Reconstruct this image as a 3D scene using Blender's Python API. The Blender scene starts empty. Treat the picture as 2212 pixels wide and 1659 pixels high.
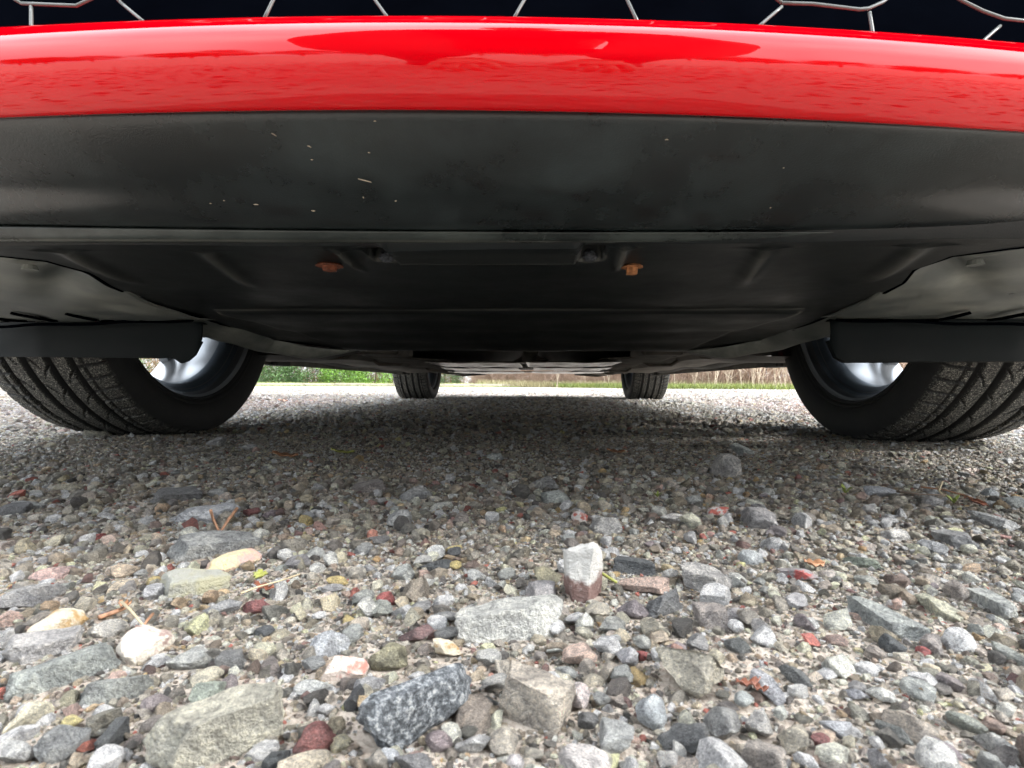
import bpy, bmesh, math, random
import numpy as np
from mathutils import Vector, Matrix, Euler, noise
random.seed(7); rng = np.random.default_rng(11)
SC = bpy.context.scene
COL = SC.collection
R = math.radians
# ------------------------------------------------------------------ camera
CH = 0.1055                      # lens height over the gravel
FPX, CX, CY = 1186.0, 1106.0, 829.5   # focal length and centre, in units of a 2212 px wide photograph
roll = R(0.25)
RV = Vector((math.cos(roll), 0, math.sin(roll))); UV = Vector((-math.sin(roll), 0, math.cos(roll))); FV = Vector((0, 1, 0))
cam_d = bpy.data.cameras.new('camera'); cam = bpy.data.objects.new('camera', cam_d); COL.objects.link(cam)
cam_d.sensor_width = 36; cam_d.lens = 36 * FPX / 2212; cam_d.clip_start = 0.01; cam_d.clip_end = 2000
M = Matrix.Identity(4)
for i in range(3):
    M[i][0] = RV[i]; M[i][1] = UV[i]; M[i][2] = -FV[i]
M[2][3] = CH
cam.matrix_world = M
cam_d.dof.use_dof = True; cam_d.dof.focus_distance = 0.52; cam_d.dof.aperture_fstop = 30
SC.camera = cam
# ------------------------------------------------------------------ sky, sun, exposure (overcast day)
SUN_EL, SUN_AZ = R(31), R(103)          # azimuth clockwise from +Y
w = bpy.data.worlds.new('World'); SC.world = w; w.use_nodes = True
nt = w.node_tree; nt.nodes.clear()
out = nt.nodes.new('ShaderNodeOutputWorld'); bg = nt.nodes.new('ShaderNodeBackground')
sky = nt.nodes.new('ShaderNodeTexSky'); sky.sky_type = 'NISHITA'; sky.sun_disc = False
sky.sun_elevation = SUN_EL; sky.sun_rotation = SUN_AZ; sky.dust_density = 3.0; sky.air_density = 1.0
geo = nt.nodes.new('ShaderNodeTexCoord'); nz = nt.nodes.new('ShaderNodeTexNoise'); nz.inputs['Scale'].default_value = 2.2; nz.inputs['Detail'].default_value = 7
nt.links.new(geo.outputs['Generated'], nz.inputs['Vector'])
cr = nt.nodes.new('ShaderNodeValToRGB'); cr.color_ramp.elements[0].position = .35; cr.color_ramp.elements[1].position = .68
cr.color_ramp.elements[0].color = (7.0, 7.6, 8.4, 1); cr.color_ramp.elements[1].color = (13.0, 13.3, 13.6, 1)
nt.links.new(nz.outputs['Fac'], cr.inputs['Fac'])
mx = nt.nodes.new('ShaderNodeMix'); mx.data_type = 'RGBA'; mx.inputs['Factor'].default_value = 0.85
nt.links.new(sky.outputs['Color'], mx.inputs['A']); nt.links.new(cr.outputs['Color'], mx.inputs['B'])
sx_ = nt.nodes.new('ShaderNodeSeparateXYZ'); nt.links.new(geo.outputs['Generated'], sx_.inputs[0])
mr = nt.nodes.new('ShaderNodeMapRange'); mr.inputs['From Min'].default_value = 0; mr.inputs['From Max'].default_value = 1; mr.inputs['To Min'].default_value = .62; mr.inputs['To Max'].default_value = 1.75
nt.links.new(sx_.outputs['Z'], mr.inputs['Value'])          # overcast sky: brighter overhead than at the horizon
vm = nt.nodes.new('ShaderNodeVectorMath'); vm.operation = 'SCALE'; nt.links.new(mx.outputs['Result'], vm.inputs[0]); nt.links.new(mr.outputs[0], vm.inputs['Scale'])
nt.links.new(vm.outputs[0], bg.inputs['Color']); bg.inputs['Strength'].default_value = 0.11
nt.links.new(bg.outputs[0], out.inputs[0])
sl = bpy.data.lights.new('sun', 'SUN'); sl.energy = 1.5; sl.angle = R(10); sl.color = (1, .985, .965)
so = bpy.data.objects.new('sun', sl); COL.objects.link(so)
sd = Vector((math.sin(SUN_AZ) * math.cos(SUN_EL), math.cos(SUN_AZ) * math.cos(SUN_EL), math.sin(SUN_EL)))
so.rotation_euler = sd.to_track_quat('Z', 'Y').to_euler()
SC.view_settings.view_transform = 'Standard'; SC.view_settings.look = 'None'; SC.view_settings.gamma = 1
SC.view_settings.use_curve_mapping = False
SC.view_settings.exposure = 2.1
SC.render.engine = 'CYCLES'
# ------------------------------------------------------------------ helpers
def ray(px, py): return FV + RV * ((px - CX) / FPX) + UV * ((CY - py) / FPX)
def P(px, py, d):
    r = ray(px, py); return Vector((0, 0, CH)) + r * d
def onground(px, py, z=0.0):
    r = ray(px, py); t = (z - CH) / r.z; return Vector((0, 0, CH)) + r * t
def tag(o, label=None, cat=None, group=None, kind=None):
    if label: o['label'] = label
    if cat: o['category'] = cat
    if group: o['group'] = group
    if kind: o['kind'] = kind
    return o
def empty(name, loc=(0, 0, 0), rz=0):
    o = bpy.data.objects.new(name, None); COL.objects.link(o); o.location = loc; o.rotation_euler = (0, 0, rz)
    o.empty_display_size = .1; return o
def link(name, me, mat=None, parent=None, smooth=False):
    o = bpy.data.objects.new(name, me); COL.objects.link(o)
    if mat is not None and len(me.materials) == 0: me.materials.append(mat)
    if parent is not None: o.parent = parent
    if smooth: me.polygons.foreach_set('use_smooth', [True] * len(me.polygons))
    return o
def pydata(name, v, f, mat=None, parent=None, smooth=False):
    me = bpy.data.meshes.new(name); me.from_pydata([tuple(p) for p in v], [], f); me.update()
    return link(name, me, mat, parent, smooth)
def grid(name, pts, mat=None, parent=None, smooth=True, closed_u=False, closed_v=False, thick=None):
    """pts: array (nu, nv, 3)"""
    nu, nv = pts.shape[:2]; V = pts.reshape(-1, 3)
    iu = np.arange(nu if closed_u else nu - 1); iv = np.arange(nv if closed_v else nv - 1)
    A, B = np.meshgrid(iu, iv, indexing='ij'); A2 = (A + 1) % nu; B2 = (B + 1) % nv
    F = np.stack([A * nv + B, A2 * nv + B, A2 * nv + B2, A * nv + B2], -1).reshape(-1, 4)
    me = bpy.data.meshes.new(name); me.from_pydata(V.tolist(), [], F.tolist()); me.update()
    o = link(name, me, mat, parent, smooth)
    if thick:
        m = o.modifiers.new('s', 'SOLIDIFY'); m.thickness = thick; m.offset = 1
    return o
def bm_obj(name, bm, mat, parent=None, smooth=False):
    me = bpy.data.meshes.new(name); bm.to_mesh(me); bm.free(); return link(name, me, mat, parent, smooth)
def bbox(bm, x0, x1, y0, y1, z0, z1, bev=0.0):
    r = bmesh.ops.create_cube(bm, size=1)['verts']
    for v in r: v.co = Vector(((x0 + x1) / 2 + v.co.x * (x1 - x0), (y0 + y1) / 2 + v.co.y * (y1 - y0), (z0 + z1) / 2 + v.co.z * (z1 - z0)))
    if bev:
        es = set(e for v in r for e in v.link_edges); bmesh.ops.bevel(bm, geom=list(es), offset=bev, segments=2, affect='EDGES', profile=.5)
def box(name, b, mat, parent=None, bev=0.0):
    bm = bmesh.new(); bbox(bm, *b, bev=bev); return bm_obj(name, bm, mat, parent)
def tube_data(pts, rad, n=8, cap=True):
    pts = [Vector(p) for p in pts]; V = []; F = []
    rads = rad if isinstance(rad, (list, tuple)) else [rad] * len(pts)
    for i, p in enumerate(pts):
        t = (pts[min(i + 1, len(pts) - 1)] - pts[max(i - 1, 0)]).normalized()
        a = t.cross(Vector((0, 0, 1))); a = a.normalized() if a.length > .05 else t.cross(Vector((1, 0, 0))).normalized()
        b = t.cross(a)
        for k in range(n):
            q = 2 * math.pi * k / n; V.append(p + (a * math.cos(q) + b * math.sin(q)) * rads[i])
    for i in range(len(pts) - 1):
        for k in range(n): F.append((i * n + k, i * n + (k + 1) % n, (i + 1) * n + (k + 1) % n, (i + 1) * n + k))
    if cap: F.append(tuple(range(n - 1, -1, -1))); F.append(tuple((len(pts) - 1) * n + k for k in range(n)))
    return V, F
def tube(name, pts, rad, mat, parent=None, n=8):
    V, F = tube_data(pts, rad, n); return pydata(name, V, F, mat, parent, True)
def lathe(name, prof, mat, parent=None, n=96, smooth=True, axis='x'):
    """prof: list of (a, r): a along axis"""
    pts = np.zeros((n, len(prof), 3))
    for k in range(n):
        q = 2 * math.pi * k / n
        for j, (a, r) in enumerate(prof):
            pts[k, j] = (a, r * math.cos(q), r * math.sin(q)) if axis == 'x' else (r * math.cos(q), r * math.sin(q), a)
    return grid(name, pts, mat, parent, smooth, closed_u=True)
def sstep(a, b, x):
    t = np.clip((x - a) / (b - a), 0, 1); return t * t * (3 - 2 * t)
# ------------------------------------------------------------------ materials
class NB:
    def __init__(s, name):
        s.m = bpy.data.materials.new(name); s.m.use_nodes = True; s.t = s.m.node_tree; s.n = s.t.nodes
        s.b = s.n['Principled BSDF']
    def node(s, typ, **kw):
        n = s.n.new(typ)
        for k, v in kw.items():
            if hasattr(n, k): setattr(n, k, v)
        return n
    def l(s, a, b): s.t.links.new(a, b)
    def tex(s, scale=10, detail=4, rough=.5, coord='Object', kind='ShaderNodeTexNoise'):
        c = s.node('ShaderNodeTexCoord'); n = s.node(kind); n.inputs['Scale'].default_value = scale
        if 'Detail' in n.inputs: n.inputs['Detail'].default_value = detail
        if 'Roughness' in n.inputs: n.inputs['Roughness'].default_value = rough
        s.l(c.outputs[coord], n.inputs['Vector']); return n
    def ramp(s, fac, stops):
        r = s.node('ShaderNodeValToRGB'); e = r.color_ramp.elements
        while len(e) < len(stops): e.new(.5)
        for i, (p, c) in enumerate(stops):
            e[i].position = p; e[i].color = (*c, 1) if len(c) == 3 else c
        s.l(fac, r.inputs['Fac']); return r.outputs['Color']
    def mix(s, fac, a, b, mode='MIX'):
        m = s.node('ShaderNodeMix'); m.data_type = 'RGBA'; m.blend_type = mode
        for k, v in (('Factor', fac), ('A', a), ('B', b)):
            i = [q for q in m.inputs if q.name == k and q.enabled][0] if k != 'Factor' else m.inputs[0]
            if hasattr(v, 'is_output'): s.l(v, i)
            elif isinstance(v, (int, float)): i.default_value = v
            else: i.default_value = (*v, 1)
        return [q for q in m.outputs if q.enabled][0]
    def bump(s, h, strength=.3, dist=.001):
        b = s.node('ShaderNodeBump'); b.inputs['Strength'].default_value = strength; b.inputs['Distance'].default_value = dist
        s.l(h, b.inputs['Height']); s.l(b.outputs[0], s.b.inputs['Normal']); return b
    def set(s, **kw):
        for k, v in kw.items():
            k = k.replace('_', ' ')
            if hasattr(v, 'is_output'): s.l(v, s.b.inputs[k])
            elif isinstance(v, tuple): s.b.inputs[k].default_value = (*v, 1) if len(v) == 3 else v
            else: s.b.inputs[k].default_value = v
        return s.m
def simple(name, col, rough=.5, metal=0, var=.25, scale=20, bump=0, bscale=80, **kw):
    b = NB(name); n = b.tex(scale, 5, .6)
    c = b.ramp(n.outputs['Fac'], [(.3, tuple(x * (1 - var) for x in col)), (.7, tuple(min(1, x * (1 + var)) for x in col))])
    b.set(Base_Color=c, Roughness=rough, Metallic=metal, **kw)
    if bump:
        n2 = b.tex(bscale, 6, .7); b.bump(n2.outputs['Fac'], .6, bump)
    return b.m
MT = {}
b = NB('red_paint'); n = b.tex(60, 6, .65); n2 = b.tex(9, 4, .6)
MT['red'] = b.set(Base_Color=b.ramp(n2.outputs['Fac'], [(.2, (.50, .0, .003)), (.8, (.55, .0, .004))]), Coat_Weight=1.0, Coat_Roughness=.02, Roughness=.5, Specular_IOR_Level=0.0,
                  Coat_IOR=1.47)
b.l(b.ramp(n.outputs['Fac'], [(.45, (.012,) * 3), (.75, (.05,) * 3)]), b.b.inputs['Coat Roughness'])
# dusty black plastic of the valance and tray
def plastic(name, base, dusty, rlo=.38, rhi=.6, amt=.5, st=True, spec=.5):
    b = NB(name); n = b.tex(14, 8, .65); n2 = b.tex(240, 3, .6); n3 = b.tex(3.5, 6, .6); n4 = b.tex(900, 2, .5)
    f = b.mix(1.0, n.outputs['Fac'], n3.outputs['Fac'], 'MULTIPLY')
    dust = b.ramp(f, [(.18, (0, 0, 0)), (.42, (amt,) * 3)])
    col = b.mix(dust, base, dusty)
    sp = b.ramp(n2.outputs['Fac'], [(.70, (0, 0, 0)), (.78, (.5,) * 3)])
    col = b.mix(b.mix(1.0, sp, (.35, .35, .35), 'MULTIPLY'), col, dusty)
    if st:
        a = b.node('ShaderNodeAttribute'); a.attribute_name = 'stain'; col = b.mix(a.outputs['Fac'], col, (.004, .004, .005))  # on the tray 'stain' carries the painted step and slot shade
        a = b.node('ShaderNodeAttribute'); a.attribute_name = 'wear_highlight'; col = b.mix(b.mix(1.0, a.outputs['Fac'], b.ramp(n.outputs['Fac'], [(.3, (.25,) * 3), (.6, (1, 1, 1))]), 'MULTIPLY'), col, (.20, .20, .18))
    rg = b.ramp(n.outputs['Fac'], [(.3, (rlo,) * 3), (.7, (rhi,) * 3)])
    b.set(Base_Color=col, Roughness=rg, Specular_IOR_Level=spec); b.bump(n4.outputs['Fac'], .35, .0004); return b.m
MT['valance'] = plastic('dusty_black_plastic', (.0040, .0068, .0078), (.056, .078, .082), .2, .38, .42, spec=.62)
MT['lip'] = plastic('lip_plastic', (.012, .017, .017), (.12, .145, .135), .22, .36, .5)
MT['tray'] = plastic('undertray_plastic', (.0032, .0056, .0066), (.020, .028, .030), .32, .5, .3, spec=.33)
MT['liner'] = plastic('dusty_liner_plastic', (.085, .098, .094), (.38, .39, .34), .26, .50, .7)
MT['deflector'] = plastic('deflector_plastic', (.0035, .0065, .0075), (.012, .018, .019), .5, .7, .35, spec=.14)
MT['deepblack'] = simple('deep_black', (.0010, .0014, .0026), .6, var=.2, Specular_IOR_Level=0.0)  # no sheen: black put in for the grille depth's shade and dark gaps
MT['bars'] = simple('grille_ridge_highlight', (.085, .095, .09), .35, var=.1)
MT['dark'] = simple('underbody_dark', (.016, .016, .015), .6, bump=.002, bscale=40)
MT['under'] = simple('underbody_grimy', (.09, .082, .068), .6, bump=.002, bscale=30, var=.6)
MT['shield'] = simple('heat_shield', (.52, .50, .47), .20, metal=.9, var=.3)
MT['rust'] = simple('rusty_steel', (.17, .05, .022), .9, var=.65, scale=260, bump=.002, bscale=500)
MT['rustpale'] = simple('rusty_orange_steel', (.38, .16, .06), .85, var=.5, scale=260, bump=.002, bscale=500)
MT['alloy'] = simple('silver_alloy', (.22, .235, .25), .30, metal=.85, var=.12, scale=12)
MT['alloylip'] = simple('rim_lip_alloy', (.42, .45, .48), .35, metal=.7, var=.12, scale=12)
MT['alloydark'] = simple('grimy_alloy', (.12, .15, .18), .35, metal=.6, var=.3, scale=12)
MT['disc'] = simple('brake_disc', (.35, .33, .31), .35, metal=.9, var=.2)
MT['glass'] = simple('dark_glass', (.01, .012, .012), .05, var=.1)
MT['lamp'] = simple('lamp_lens', (.5, .52, .55), .08, var=.1)
b = NB('tyre_rubber'); n = b.tex(330, 4, .75); n2 = b.tex(30, 6, .7); a = b.node('ShaderNodeAttribute'); a.attribute_name = 'tread'
base = b.ramp(n2.outputs['Fac'], [(.3, (.007, .008, .009)), (.7, (.014, .015, .015))])
grit = b.mix(1.0, b.ramp(n.outputs['Fac'], [(.48, (0, 0, 0)), (.66, (1, 1, 1))]), a.outputs['Fac'], 'MULTIPLY')
n5 = b.tex(560, 2, .5); spk = b.mix(1.0, b.ramp(n5.outputs['Fac'], [(.63, (0, 0, 0)), (.72, (1, 1, 1))]), a.outputs['Fac'], 'MULTIPLY')
c = b.mix(grit, base, (.19, .19, .165)); c = b.mix(spk, c, (.62, .60, .52))
MT['rubber'] = b.set(Base_Color=c, Roughness=.72); b.bump(n.outputs['Fac'], .5, .0008)
# stone materials: colour comes from the object (single stones) or the instance (gravel)
def stone_mat(name, inst):
    b = NB(name)
    if inst: a = b.node('ShaderNodeAttribute'); a.attribute_type = 'INSTANCER'; a.attribute_name = 'col'; col = a.outputs['Color']
    else: a = b.node('ShaderNodeObjectInfo'); col = a.outputs['Color']
    c = b.node('ShaderNodeTexCoord'); oi = b.node('ShaderNodeObjectInfo'); mp = b.node('ShaderNodeVectorMath', operation='ADD')
    k = b.node('ShaderNodeVectorMath', operation='SCALE'); k.inputs['Scale'].default_value = 37.0
    cb = b.node('ShaderNodeCombineXYZ'); b.l(oi.outputs['Random'], cb.inputs[0]); b.l(oi.outputs['Random'], cb.inputs[1]); b.l(cb.outputs[0], k.inputs[0])
    b.l(c.outputs['Object'], mp.inputs[0]); b.l(k.outputs[0], mp.inputs[1])
    def nz(sc, de, ro, di=0):
        n = b.node('ShaderNodeTexNoise'); n.inputs['Scale'].default_value = sc; n.inputs['Detail'].default_value = de; n.inputs['Roughness'].default_value = ro
        n.inputs['Distortion'].default_value = di; b.l(mp.outputs[0], n.inputs['Vector']); return n.outputs['Fac']
    n1 = nz(1.6, 6, .65, .6); n2 = nz(9, 5, .75); n3 = nz(4, 3, .6, 2.0)
    v = b.ramp(n1, [(.28, (.48, .48, .50)), (.5, (.98, .98, .98)), (.74, (1.55, 1.52, 1.45))])
    col = b.mix(1.0, col, v, 'MULTIPLY')
    v2 = b.ramp(n2, [(.34, (.5, .5, .5)), (.52, (1, 1, 1)), (.70, (1.5, 1.48, 1.42))])
    col = b.mix(1.0, col, v2, 'MULTIPLY')
    vein = b.ramp(n3, [(.485, (0, 0, 0)), (.5, (.35,) * 3), (.515, (0, 0, 0))])
    col = b.mix(vein, col, (.62, .60, .56))
    b.set(Base_Color=col, Roughness=b.ramp(n1, [(.3, (.48,) * 3), (.7, (.78,) * 3)]))
    b.bump(b.mix(.5, n1, n2), 1.0, .12 if inst else .1)
    return b.m
MT['stone'] = stone_mat('stone', False); MT['gstone'] = stone_mat('gravel_stone', True)
def patch_mat(name, c1, c2, c3, sc=1.3, lo=.45, hi=.55, sp=False):
    b = NB(name); n = b.tex(sc, 5, .6); n2 = b.tex(11 if sp else 7, 6, .75)
    col = b.mix(b.ramp(n.outputs['Fac'], [(lo, (0, 0, 0)), (hi, (1, 1, 1))]), c1, c2)
    if sp: col = b.ramp(n2.outputs['Fac'], [(.38, c3), (.47, (.09, .10, .11)), (.53, c1), (.58, c2), (.66, (.55, .56, .55))])
    else: col = b.mix(b.ramp(n2.outputs['Fac'], [(.58, (0, 0, 0)), (.7, (.7,) * 3)]), col, c3)
    b.set(Base_Color=col, Roughness=.62); b.bump(n2.outputs['Fac'], .7, .08); return b.m
MT['granite'] = patch_mat('speckled_granite', (.18, .20, .22), (.36, .38, .39), (.03, .035, .04), sp=True)
MT['quartz_orange'] = patch_mat('orange_stained_quartz', (.72, .64, .50), (.50, .32, .13), (.80, .76, .68), 1.5, .50, .62)
MT['quartz_pink'] = patch_mat('pink_white_quartz', (.72, .62, .55), (.60, .26, .20), (.80, .74, .68), 1.8, .5, .62)
MT['cream_brown'] = patch_mat('cream_stone_brown_marks', (.76, .70, .60), (.42, .30, .26), (.80, .76, .68), 1.4, .52, .6)
MT['yellow_pink'] = patch_mat('yellow_pink_quartz', (.76, .66, .40), (.72, .48, .42), (.62, .42, .08), 1.3, .45, .6)
MT['grey_red'] = patch_mat('grey_red_stone', (.34, .31, .31), (.45, .10, .09), (.5, .47, .45), 1.2, .55, .6)
MT['white_red'] = patch_mat('white_red_stone', (.75, .70, .66), (.60, .15, .11), (.7, .6, .5), 1.7, .47, .56)
MT['mossy'] = patch_mat('mossy_edge_stone', (.42, .42, .37), (.46, .44, .30), (.30, .31, .12), 1.1, .45, .6)
b = NB('white_stone_brown_base'); c = b.node('ShaderNodeTexCoord'); sx = b.node('ShaderNodeSeparateXYZ'); b.l(c.outputs['Object'], sx.inputs[0])
n = b.tex(1.7, 6, .7); ad = b.node('ShaderNodeMath', operation='MULTIPLY_ADD'); b.l(n.outputs['Fac'], ad.inputs[0]); ad.inputs[1].default_value = 1.0; b.l(sx.outputs['Z'], ad.inputs[2])
col = b.mix(b.ramp(ad.outputs[0], [(.56, (1, 1, 1)), (.70, (0, 0, 0))]), (.52, .51, .48), (.17, .10, .085))
nb = b.tex(8, 6, .75); col = b.mix(b.ramp(nb.outputs['Fac'], [(.55, (0, 0, 0)), (.7, (.35,) * 3)]), col, (.55, .53, .50)); MT['white_brown'] = b.set(Base_Color=col, Roughness=.6); b.bump(nb.outputs['Fac'], .6, .08)
# ground sheet: sandy fines between the stones, coarse gravel pattern far off
b = NB('gravel_ground'); n = b.tex(9, 8, .7); n2 = b.tex(420, 6, .75); v = b.tex(75, kind='ShaderNodeTexVoronoi'); v2 = b.tex(300, kind='ShaderNodeTexVoronoi')
col = b.ramp(n.outputs['Fac'], [(.3, (.25, .215, .175)), (.7, (.36, .31, .255))])
col = b.mix(.55, col, b.ramp(n2.outputs['Fac'], [(.3, (.17, .145, .12)), (.5, (.30, .26, .215)), (.7, (.44, .39, .33))]))
vs = b.node('ShaderNodeSeparateColor'); b.l(v2.outputs['Color'], vs.inputs[0])
col = b.mix(.3, col, b.ramp(vs.outputs[0], [(0, (.16, .15, .13)), (.35, (.30, .26, .22)), (.6, (.40, .34, .28)), (.8, (.28, .22, .18)), (1, (.45, .41, .36))]))
b.set(Base_Color=col, Roughness=.8); b.bump(b.mix(.5, n2.outputs['Fac'], v2.outputs['Distance']), .8, .002); MT['ground'] = b.m
def leafmat(name, c1, c2, rough=.55, tr=.25):
    b = NB(name); n = b.tex(3, 4, .6); r = b.node('ShaderNodeNewGeometry')
    c = b.ramp(r.outputs['Random Per Island'], [(0, c1), (1, c2)]); c = b.mix(.35, c, b.ramp(n.outputs['Fac'], [(.3, c1), (.7, c2)]))
    b.set(Base_Color=c, Roughness=rough, Subsurface_Weight=0.0); return b.m
MT['leaf_bright'] = leafmat('conifer_green', (.05, .13, .012), (.17, .32, .03))
MT['leaf_mid'] = leafmat('shrub_green', (.035, .085, .02), (.09, .17, .045))
MT['leaf_dark'] = leafmat('tree_green', (.02, .04, .015), (.05, .08, .025))
MT['leaf_dry'] = leafmat('dry_leaves', (.12, .07, .035), (.30, .20, .10))
MT['reed'] = leafmat('dry_bramble', (.24, .16, .11), (.50, .36, .27))
MT['grass'] = leafmat('grass_green', (.10, .14, .03), (.27, .31, .08))
MT['grassdry'] = leafmat('grass_straw', (.22, .19, .09), (.40, .36, .20))
MT['bark'] = simple('bark', (.10, .075, .055), .85, bump=.01, bscale=30, var=.4)
MT['palebark'] = simple('pale_twig', (.42, .35, .26), .8, var=.25)
MT['kerb'] = simple('mossy_concrete', (.34, .31, .24), .85, var=.35, scale=6, bump=.006)
MT['verge'] = simple('verge_soil_grass', (.10, .12, .035), .9, var=.5, scale=4, bump=.01, bscale=20)
# ================================================================== GROUND
def gz(x, y):
    """gentle relief of the gravel, metres"""
    x = np.asarray(x, float); y = np.asarray(y, float)
    a = .0016 * np.sin(x * 11.3 + 1.3 * np.sin(y * 7)) * np.cos(y * 9.1 + .7) + .0011 * np.sin(x * 31 + y * 17) * np.sin(y * 37 - x * 9 + 1)
    a = a + .004 * np.sin(x * 2.3 + .4) * np.sin(y * 1.9 + 1.1) * sstep(1.3, 2.5, np.hypot(x, y))
    return a - .001
def stretch(lo, hi, n, c, k):
    t = np.linspace(-1, 1, n); s = np.sinh(t * k) / math.sinh(k)
    return np.where(s < 0, c + s * (c - lo), c + s * (hi - c))
gx = stretch(-300, 300, 320, 0, 9); gy = stretch(-300, 300, 420, .45, 9)
GX, GY = np.meshgrid(gx, gy, indexing='ij')
ground = grid('ground', np.stack([GX, GY, gz(GX, GY)], -1), MT['ground'])
tag(ground, kind='structure')
# ================================================================== CAR
CAR0 = Vector((-.030, .25, 0)); CARROT = -R(2.5)
car = empty('car', CAR0, CARROT)
tag(car, 'red hatchback parked on the gravel, seen from the ground below its front bumper', 'car')
CM = Matrix.Translation(CAR0) @ Matrix.Rotation(CARROT, 4, 'Z'); CI = CM.inverted()
def W2C(p): return CI @ Vector(p)
def arr2car(A):
    m = np.array(CI); S = A.shape; Q = A.reshape(-1, 3) @ m[:3, :3].T + m[:3, 3]; return Q.reshape(S)
def tan_to_z(py, d): return CH + d * (CY - py) / FPX
# ---- front fascia rows fitted to the photograph: (y left, y centre, y right, depth, curvature)
def rowz(yl, yc, yr, d, x):
    a = d * (CY - np.array([yl, yc, yr], float)) / FPX
    xe = CX / FPX * d
    q = np.polyfit([-xe, -.04 * d, xe], a, 2)
    xx = np.clip(x, -xe * 1.15, xe * 1.15)
    tilt = -math.tan(roll) * 0
    return CH + np.polyval(q, xx) + tilt
def rowpts(row, xs):
    yl, yc, yr, d, k = row
    X = xs; D = d + k * X ** 2
    # solve z so that the pixel row is met at the real depth
    px = np.clip(CX + FPX * X / D, -250, 2460)
    q = np.polyfit([0, 1050, 2212], [yl, yc, yr], 2); Y = np.polyval(q, px)
    # take roll out
    Z = CH + D * ((CY - Y) / FPX) * 1.0 + math.sin(roll) * X
    far = np.clip((np.abs(X) - .55) / .33, 0, 1)
    D2 = D + .30 * far ** 2.2 * (1 if k else 0)
    # stop perspective flare of z outside the frame
    zl = CH + (d + k * .09) * ((CY - Y) / FPX) + math.sin(roll) * X
    Z = np.where(np.abs(X) > .34, Z * (1 - sstep(.34, .6, np.abs(X))) + zl * sstep(.34, .6, np.abs(X)), Z)
    return np.stack([X, D2, Z], -1)
XS = np.linspace(-.86, .86, 173)
def fascia(name, rows, mat, parent=car, refine=1):
    P_ = np.stack([rowpts(r, XS) for r in rows], 0)
    if refine > 1:                                   # catmull-rom along the profile
        n = len(rows); out = []
        for i in range(n - 1):
            p0, p1, p2, p3 = P_[max(i - 1, 0)], P_[i], P_[i + 1], P_[min(i + 2, n - 1)]
            for s in range(refine):
                t = s / refine
                out.append(.5 * (2 * p1 + (p2 - p0) * t + (2 * p0 - 5 * p1 + 4 * p2 - p3) * t ** 2 + (3 * p1 - p0 - 3 * p2 + p3) * t ** 3))
        out.append(P_[-1]); P_ = np.stack(out, 0)
    return grid(name, arr2car(P_), mat, parent, True), P_
K = .26
red_rows = [(64, 46, 104, .292, K), (58, 35, 93, .2640, K), (66, 41, 99, .2575, K), (80, 55, 112, .2540, K), (98, 74, 130, .2530, K), (118, 96, 148, .2532, K),
            (138, 120, 170, .2540, K), (168, 150, 198, .2560, K), (200, 182, 228, .2590, K), (230, 213, 258, .2630, K),
            (250, 233, 280, .2668, K), (255, 239, 286, .2700, K), (256, 240, 287, .2760, K)]
bumper, RP = fascia('bumper', red_rows, MT['red'], refine=4)
bumper['label'] = 'glossy red lower bumper bar reflecting sky and a crouching figure'
val_rows = [(250, 234, 281, .2762, K), (259, 244, 290, .2762, K), (280, 262, 305, .2785, .28), (330, 315, 345, .290, .30), (380, 370, 385, .305, .30), (412, 413, 417, .3192, .27),
            (450, 452, 452, .3365, .16), (474, 482, 480, .3510, .105), (484, 495, 491, .3610, .08), (486, 499, 494, .3690, .07)]
valance, _ = fascia('valance', val_rows, MT['valance'], refine=3)
valance['label'] = 'dusty matt black plastic chin below the red bumper bar'
lip_rows = [(486.5, 499.5, 494.5, .3690, .07), (488, 501, 496, .3640, .07), (500, 509, 504, .3660, .06), (511, 517, 516, .3690, .05), (517, 521, 523, .3720, .045), (521, 524, 528, .3760, .04), (523, 526, 530, .3830, .03), (524, 527, 531, .395, .02)]
lip, _ = fascia('lip', lip_rows, MT['lip'], refine=4); _n = (len(lip_rows) - 1) * 4 + 1; _r = np.arange(_n) / 4.0; _lw = np.exp(-((_r - 4.3) / .55) ** 2) * .8
_lw = _lw[:, None] * (.7 + .3 * np.sin(XS * 40 + 3 * np.sin(XS * 13)))[None]; at = lip.data.attributes.new('wear_highlight', 'FLOAT', 'POINT'); at.data.foreach_set('value', np.ascontiguousarray(_lw).reshape(-1).astype(np.float32))  # painted highlight along the rounded edge of the lip
lip['label'] = 'raised plastic lip running across behind the chin'
# stains on the chin (oil and wet marks with outlines of their own)
stains = [(615, 457, 40, 15), (1160, 463, 34, 14), (1195, 418, 24, 9), (1392, 460, 38, 14), (1512, 470, 30, 14), (1682, 468, 48, 16), (1690, 424, 40, 6), (1670, 270, 14, 8), (1560, 338, 36, 8),
          (1040, 395, 30, 8), (1250, 430, 26, 7), (1330, 342, 18, 5), (905, 425, 16, 5)]
def stainfn(V):
    A = np.array(V); px = CX + FPX * (A[:, 0]) / A[:, 1]; py = CY - FPX * (A[:, 2] - CH) / A[:, 1]
    s = np.zeros(len(A))
    for (x, y, a, b_) in stains: s = np.maximum(s, .85 * (1 - sstep(.6, 1.25, np.hypot((px - x) / a, (py - y) / b_))))
    return s
me = valance.data; V = np.array([CM @ v.co for v in me.vertices]); at = me.attributes.new('stain', 'FLOAT', 'POINT'); at.data.foreach_set('value', stainfn(V))
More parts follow.
